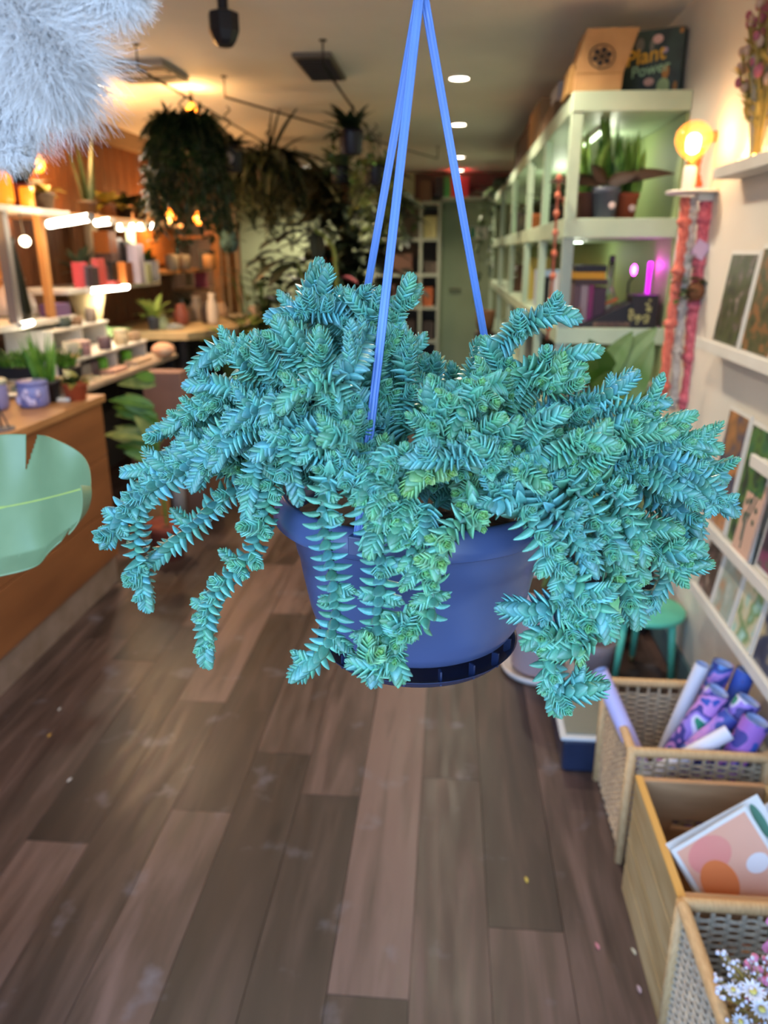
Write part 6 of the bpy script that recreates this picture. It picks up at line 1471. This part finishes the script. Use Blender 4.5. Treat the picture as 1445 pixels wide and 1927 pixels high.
# tall dark monstera-like plant: many big leaves over a pole
b = np.array([AY(655, 600, 6.6)[0], 6.6, 0]); g = G(); gs_ = G(); g2 = G()
M_blk = mat('leaf_nearblack', '1a2413', .4, col2='10180c', nscale=8)
for k in range(170):
    px, py = R.gauss(655, 46), R.uniform(330, 570)
    if px < 570 and py < 330: continue
    e = AY(px, py, 6.6+R.uniform(-.35, .35)); a_ = b+np.array([0, 0, e[2]-.25-R.uniform(0, .15)]); gs_.tube([a_, (a_+e)/2+np.array([0, 0, .05]), e], .005, 4)
    d = e-a_; d[2] *= .3; g.leaf(e, d+np.array([R.uniform(-.05, .05), -.15, -.05]), R.uniform(.22, .34), R.uniform(.14, .22), .9, .12, 'heart', 8)
for k in range(26):
    e = AY(R.gauss(650, 45), R.uniform(380, 520), 6.25); g2.leaf(e, (R.uniform(-1, 1), -.4, -.4), R.uniform(.08, .14), .07, .6, .1, 'oval', 6)  # smaller, paler leaves scattered among the dark ones
tree(b, 'tall dark climbing plant with big nearly black leaves in the middle rear', [('dark_leaves', g, M_blk), ('petioles', gs_, M_leafD), ('lighter_leaves', g2, mat('leaf_pale', '8a9472', .4))], trunk=G().tube([b+np.array([0, 0, .2]), b+np.array([.02, 0, 1.0]), b+np.array([0, 0, 2.05])], .035, 10))
# palm with arching leaf to the left
b = np.array([AY(628, 600, 5.9)[0], 5.9, 0]); g = G(); gs_ = G()
pts = crom([(b[0]+.02, b[1], .3), AY(632, 510, 5.9), AY(618, 455, 5.9), AY(590, 432, 5.9)], 10); gs_.tube(pts, .014, 6)
for (px, py, L_) in ((470, 462, 1.0), (520, 470, .6), (560, 480, .5), (640, 450, .3), (600, 500, .3)):
    e = AY(px, py, 5.9); s_ = AY(595, 433, 5.9); d = e-s_; g.leaf(s_, d+np.array([0, -.05, .22*L_]), np.linalg.norm(d)*1.08, .11, .55, .15, 'oval', 12)
for k in range(7):
    a = R.uniform(0, 2*PI); e = b+np.array([math.cos(a)*.3, math.sin(a)*.3, R.uniform(1.0, 1.5)]); gs_.tube(crom([(b[0], b[1], .3), (b[0]+math.cos(a)*.08, b[1]+math.sin(a)*.08, .8), e], 6), .008, 5); g.leaf(e, (math.cos(a), math.sin(a), .1), .4, .16, 1.2, .1, 'oval', 9)
tree(b, 'palm-like floor plant with one long dark leaf arching left across the mint wall', [('leaves', g, M_blk), ('petioles', gs_, mat('petiole_green', '77853f', .5))], .15, .3)
# zz-like dark plant + rubber plant in front of the mint wall
for (px, y, z0, z1, n_, w_, L_, m, lab) in ((490, 6.3, .75, 1.42, 60, .06, .16, mat('zz_leaf', '24361c', .4, col2='3a4f2c', nscale=10), 'upright dark small-leaved plant before the mint wall'), (545, 6.0, .7, 1.35, 26, .13, .24, M_leafD, 'rubber plant with rounded dark leaves right of the upright small-leaved plant'), (455, 5.6, .6, 1.05, 34, .09, .18, mat('olive_green', '4a5a18', .5, col2='2c3a14', nscale=8), 'olive green leafy plant low behind the left edge of the hanging succulent'), (590, 7.2, .6, 1.5, 40, .1, .2, M_leafD, 'dark leafy plant behind the rubber plant')):
    b = np.array([AY(px, 560, y)[0], y, 0]); g = G(); gs_ = G()
    for k in range(n_):
        a = R.uniform(0, 2*PI); zz = R.uniform(z0, z1); rr = R.uniform(.03, .22); e = b+np.array([math.cos(a)*rr, math.sin(a)*rr, zz]); g.leaf(e, (math.cos(a), math.sin(a), .5), L_*R.uniform(.7, 1.1), w_, .6, .1, 'oval', 7)
        if k % 3 == 0: gs_.tube(crom([(b[0], b[1], .25), b+np.array([math.cos(a)*rr*.4, math.sin(a)*rr*.4, zz*.6]), e], 5), .006, 4)
    tree(b, lab, [('leaves', g, m), ('stems', gs_, M_leafM)], .14, .28)
# pink spathe leaf + mauve pot edge near the top of the crown
b = (AY(664, 540, 5.2)[0], 5.2, 0); g = G().leaf(AY(640, 522, 5.2), (1, -.1, -.15), .13, .09, .5, .2, 'oval', 8)
tree(np.array(b), 'pink-leaved plant peeping between the succulent and the left strap', [('pink_leaf', g, mat('pink_leaf', 'b0606a', .5)), ('stems', G().tube([(b[0], b[1], .2), tuple(AY(650, 560, 5.2)), tuple(AY(640, 524, 5.2))], .006, 5), M_leafM)]+bushy_at(np.array([b[0], b[1], 1.0]), 14, .1, .2, .08, M_leafD), .12, .24)
sbox('mauve_box', 'mauve-grey box on a stand before the mint wall', 'box', (AY(560, 520, 7.8)[0], 7.8, 1.0), (AY(590, 520, 7.8)[0], 8.0, 1.32), mat('box_mauve', '6f6268', .6))
sbox('box_stand', 'dark stand under the mauve-grey box', 'stand', (AY(556, 520, 7.8)[0], 7.75, 0), (AY(594, 520, 7.8)[0], 8.05, .999), mat('stand_dark', '3a302a', .7))
sbox('orange_pot', 'orange terracotta square pot right of the mauve-grey box', 'pot', (AY(600, 490, 8.4)[0], 8.4, 1.30), (AY(632, 490, 8.4)[0], 8.6, 1.55), mat('pot_orange', 'b5653c', .6))
sbox('box_stand', 'brown stand under the orange square pot', 'stand', (AY(596, 490, 8.4)[0], 8.35, 0), (AY(640, 490, 8.4)[0], 8.65, 1.299), mat('stand_brown', '4a3a30', .7))
# ================= rear: open shelves left of the door, shelf over the door =================
M_bks = mat('rear_shelf_grey', 'a5ab98', .5)
xa_, xb_ = AY(700, 500, 9.6)[0], AY(828, 500, 9.6)[0]
t = thing('rear_shelves', 'pale grey-green open shelves left of the mint door', 'shelving', ((xa_+xb_)/2, 9.75, 0))
xm = AY(788, 500, 9.6)[0]
for z in (2.06, 1.66, 1.26, .88, .48, .08): mk('shelf', G().span((xa_, 9.60, z-.035), (xb_, 9.95, z)), M_bks, t)
for x in (xa_, xm, xb_-.035):
    for (a, b) in ((0, .045), (.08, .445), (.48, .845), (.88, 1.225), (1.26, 1.625), (1.66, 2.025)): mk('upright', G().span((x, 9.601, a), (x+.035, 9.94, b)), M_bks, t)
mk('back_panel', G().span((xa_, 9.95, .08), (xb_, 9.965, 2.0)), mat('rear_back', '5a5248', .7), t)
sbox('over_door_shelf', 'pale grey shelf running above the mint door', 'shelf', (xb_+.001, 9.56, 2.03+.035), (XR-.001, 9.92, 2.10), M_bks)
def rb(px0, px1, z, h, cc, label, nm='storage_box', cat='box'):
    return sbox(nm, label, cat, (AY(px0, 500, 9.65)[0], 9.65, z), (AY(px1, 500, 9.65)[0], 9.85, z+h), mat('rb_'+cc, cc, .6), 'boxes on the rear shelves')
rb(796, 820, 1.661, .24, 'c9c48a', 'cream-yellow box near the top of the rear shelves by the door'); rb(798, 822, 1.261, .13, '5f5348', 'brown-grey basket on the second rear shelf')
rb(751, 765, .981-.1, .2, 'b87a2c', 'amber box left on the orange row of the rear shelves'); rb(768, 783, .881, .2, 'b5652c', 'orange-brown box beside the amber one'); rb(797, 815, .881, .22, 'c0683c', 'orange box right of the shelf upright')
rb(797, 818, .481, .22, '4a3f38', 'dark basket under the orange box'); rb(796, 820, .081, .22, '2f2a28', 'black box on the lowest rear shelf by the door'); rb(750, 782, .481, .24, '3c3029', 'dark brown crate left on the rear shelves')
rb(735, 775, 1.261, .22, '6a4a3a', 'red-brown box on the second rear shelf behind the leaves'); rb(711, 745, .881, .25, '5f4440', 'dusky red-brown box far left on the rear shelves')
zt2 = 2.101
for (p0, p1, cc, lab) in ((790, 812, '6a4a2c', 'brown box on top of the rear shelves'), (818, 834, '1f1d1a', 'black box above the mint door'), (835, 847, '2f7a34', 'bright green box above the mint door'), (848, 882, 'b5202a', 'bright red tub above the mint door')):
    z_ = zt2 if p0 > 815 else 2.061
    sbox('storage_box', lab, 'box', (AY(p0, 360, 9.7)[0], 9.62, z_), (AY(p1, 360, 9.7)[0], 9.85, z_+.22), mat('tb_'+cc, cc, .5), 'boxes above the mint door')
solo('cloth_bundle', 'dark crumpled bundle above the door near the right shelving', 'bundle', G().ball((AY(908, 370, 9.7)[0], 9.74, zt2+.055), .16, 14, (1.1, .7, .36)), mat('bundle', '4f4640', .8))
sbox('wall_panel', 'brown wall panel above the shelf over the door', 'panel', (AY(780, 350, 9.98)[0], 9.975, 2.11), (XR-.002, 9.998, 2.395), mat('soffit_brown', '5a463c', .7))
# brown basket with white bottle at the foot of the far door side
x_ = AY(918, 590, 7.6)[0]-.02
solo('wicker_pot', 'brown woven pot near the door on a stand', 'pot', G().lathe((x_, 7.6, .78), [(.06, 0), (.085, .06), (.09, .2), (.08, .2), (0, .18)], 18), mat('basket_brown', '7a5234', .8), smooth=True)
sbox('box_stand', 'narrow brown stand under the woven pot', 'stand', (x_-.09, 7.5, 0), (x_+.09, 7.7, .779), mat('stand_brown', '4a3a30'))
solo('white_pot', 'small white pot leaning on the woven one', 'pot', G().lathe((x_-.0, 7.45, 0), [(.05, 0), (.055, .75), (0, .76)], 16), mat('whitish', 'a9998c', .6), smooth=True)
# ================= foreground left: monstera leaf and pampas plume =================
Y0_ = .86
mp_ = np.array([-1.12, 1.0, 0])
t = thing('monstera_plant', 'monstera with a large split leaf reaching in from the left edge', 'potted plant', mp_)
mk('pot', pot(G(), tuple(mp_), .15, .28), M_white, t, True); mk('compost', G().lathe((mp_[0], mp_[1], .24), [(.13, 0), (0, .01)], 20), M_soil, t)
M_mon = mat('monstera_leaf', '869b72', .35, col2='748b63', nscale=9, sss=0)
# leaf blade: outline in (u along midrib, v across), splits cut as notches
def monstera(base, tipv, side, nrm, L, Wd, m, splits, parent):
    base = np.array(base); ux = np.array(tipv)/np.linalg.norm(tipv); s_ = np.array(side); s_ = s_-ux*np.dot(s_, ux); s_ /= np.linalg.norm(s_); n_ = np.cross(ux, s_)
    g = G(); NU, NV = 130, 44; idx = {}
    for sg in (1, -1):
        V = []
        for i in range(NU+1):
            u = i/NU; prof = (1-(2*u-.82)**2*.62 if u < .41 else max(0, 1-((u-.41)/.59)**2.2))**.62 if True else 0
            prof = max(prof, .0)
            for j in range(NV+1):
                v = j/NV; w = v*prof*Wd/2
                z = .030*L/.3*math.sin(u*PI)*1.0 - .16*w*w/Wd + .006*math.sin(u*22)*v + (-.05*max(0, v-.72)*1.2 if sg < 0 else 0)
                V.append(base+ux*(u*L+ (w*.18))+s_*sg*w+n_*z*(-1))
        F = []
        for i in range(NU):
            for j in range(NV):
                u = (i+.5)/NU; v = (j+.5)/NV; cut = False
                for (su, sv, sw, ss) in splits:
                    if ss == sg and v > sv and abs(u-su-(v-sv)*.06) < sw*(v-sv)/(1-sv+1e-6)+.004: cut = True
                if cut: continue
                a = i*(NV+1)+j; F.append((a, a+1, a+NV+2, a+NV+1) if sg > 0 else (a, a+NV+1, a+NV+2, a+1))
        g.add(V, F)
    o = mk('leaf_blade', g, m, parent, True)
    so = o.modifiers.new('thick', 'SOLIDIFY'); so.thickness = .0012
    rib = [base+ux*(u*L)-n_*(.030*L/.3*math.sin(u*PI)+.0006) for u in np.linspace(0, .97, 16)]
    mk('midrib', G().tube(rib, [.0032]*8+[.002]*8, 8), mat('midrib_lime', 'a9b85f', .5), o, True)
    g2 = G()
    for k in range(6):
        u0 = .12+k*.13
        for sg in (1, -1):
            pts = []
            for v in np.linspace(0, .85, 7):
                u = u0+v*.05; prof = (1-(2*u-.82)**2*.62 if u < .41 else max(0, 1-((u-.41)/.59)**2.2))**.62; w = v*prof*Wd/2
                z = .030*L/.3*math.sin(u*PI)-.16*w*w/Wd+.006*math.sin(u*22)*v+(-.05*max(0, v-.72)*1.2 if sg < 0 else 0); pts.append(base+ux*(u*L+w*.18)+s_*sg*w-n_*(z+.0008))
            g2.tube(pts, .0017, 5)
    mk('side_veins', g2, mat('vein_pale', '8fa57a', .5), o, True)
b_ = AY(-215, 985, .86); e_ = AY(172, 915, .80)
monstera(b_, e_-b_, np.array([.1, .35, 1.0]), None, np.linalg.norm(e_-b_), .175, M_mon, [(.60, .5, .022, 1), (.84, .72, .012, -1), (.22, .6, .03, 1)], t)
def petiole(p, a): mk('petiole', G().tube(crom([a, (np.array(a)+p)/2+np.array([-.03, 0, .12]), p], 10), .006, 8), mat('petiole_green', '77853f'), t, True)
petiole(b_, (mp_[0], mp_[1], .24))
for (bx_, by_, bz_, dx, dy) in ((-1.0, 1.1, .95, -.2, .3), (-.98, .8, .8, -.5, -.2)):
    b2 = np.array([bx_, by_, bz_]); monstera(b2, np.array([dx, dy, -.15]), np.array([.3, .2, 1.0]), None, .24, .2, M_mon, [(.5, .55, .05, 1), (.5, .5, .05, -1), (.75, .5, .04, 1)], t); petiole(b2, (mp_[0], mp_[1], .24))
# pampas plumes: stems from a ceiling-hung bundle, thousands of fine filaments
ph = np.array([-.30, .43, 1.95])
t = thing('pampas_bundle', 'pale fluffy pampas plumes hanging at the upper left corner, close to the camera', 'dried grass', ph-np.array([0, 0, .2]))
M_pam = mat('pampas_fluff', 'f6f3f2', .8, col2='e3dedb', nscale=18); M_pam2 = mat('pampas_core', 'b5aea6', .85)
def plume(path, rad, n, seed):
    rng = np.random.RandomState(seed); P = crom(path, 20); m_ = len(P); V = []; F = []; c = 0
    T = np.gradient(P, axis=0); T /= np.linalg.norm(T, axis=1)[:, None]
    for k in range(n):
        i = int(rng.rand()*(m_-1)); u = i/m_; r_ = rad*(math.sin(PI*min(1, .12+u*.86)))**.7
        a = rng.rand()*2*PI; up = np.array([0, 0, 1.0]); s1 = np.cross(T[i], [0, 1, 0]); s1 /= np.linalg.norm(s1)+1e-9; s2 = np.cross(T[i], s1)
        d = s1*math.cos(a)+s2*math.sin(a); L_ = r_*(.55+.6*rng.rand()); q = P[i]+d*.003; dd = d*.6+T[i]*.9+rng.randn(3)*.45; dd /= np.linalg.norm(dd)
        wv = rng.randn(3)*.25; wd = .00019+.00016*rng.rand(); rr_ = rng.randn(3)*.35
        N_ = 6; sd = np.cross(dd, rng.randn(3)); sd /= np.linalg.norm(sd)
        for j in range(N_):
            w_ = wd*(1-j/(N_-1)*.85); V += [q-sd*w_, q+sd*w_]; q = q+dd*L_/(N_-1); dd = dd+wv*.6+rng.randn(3)*.18+np.array([0, 0, -.16]); dd /= np.linalg.norm(dd)
        for j in range(N_-1): F.append((c+2*j, c+2*j+1, c+2*j+3, c+2*j+2))
        c += 2*N_
    o_ = mk('plume', G().add(V, F), M_pam, t); mk('plume_stem', G().tube(P, .0022, 6), M_pam2, o_)
def PP(px, py, y=.72): return AY(px, py, y*.58)
plume([PP(-260, -260, .78), PP(-60, -60, .76), PP(60, 60, .74), PP(120, 165, .72)], .060, 15000, 1)
plume([PP(-330, -120, .80), PP(-140, 20, .78), PP(-20, 140, .76), PP(20, 255, .74)], .052, 11000, 2)
plume([PP(-120, -300, .80), PP(30, -150, .78), PP(150, -60, .76), PP(262, -5, .75)], .038, 9000, 3)
plume([PP(-260, 120, .76), PP(-120, 220, .75), PP(-20, 270, .74), PP(48, 283, .73)], .020, 4000, 4)
mk('tie', G().tube([ph+np.array([0, 0, -.1]), ph+np.array([0, 0, .1]), (ph[0], ph[1], ZC)], .003, 6), mat('twine', 'a08a60', .9), t)
mk('gathered_stems', G().tube([ph, PP(-330, -260, .78)], .012, 8).tube([ph, PP(-120, -300, .80)], .01, 8).tube([ph, PP(-330, -120, .80)], .01, 8).tube([ph, PP(-260, 120, .76)], .006, 8), M_pam2, t, True)
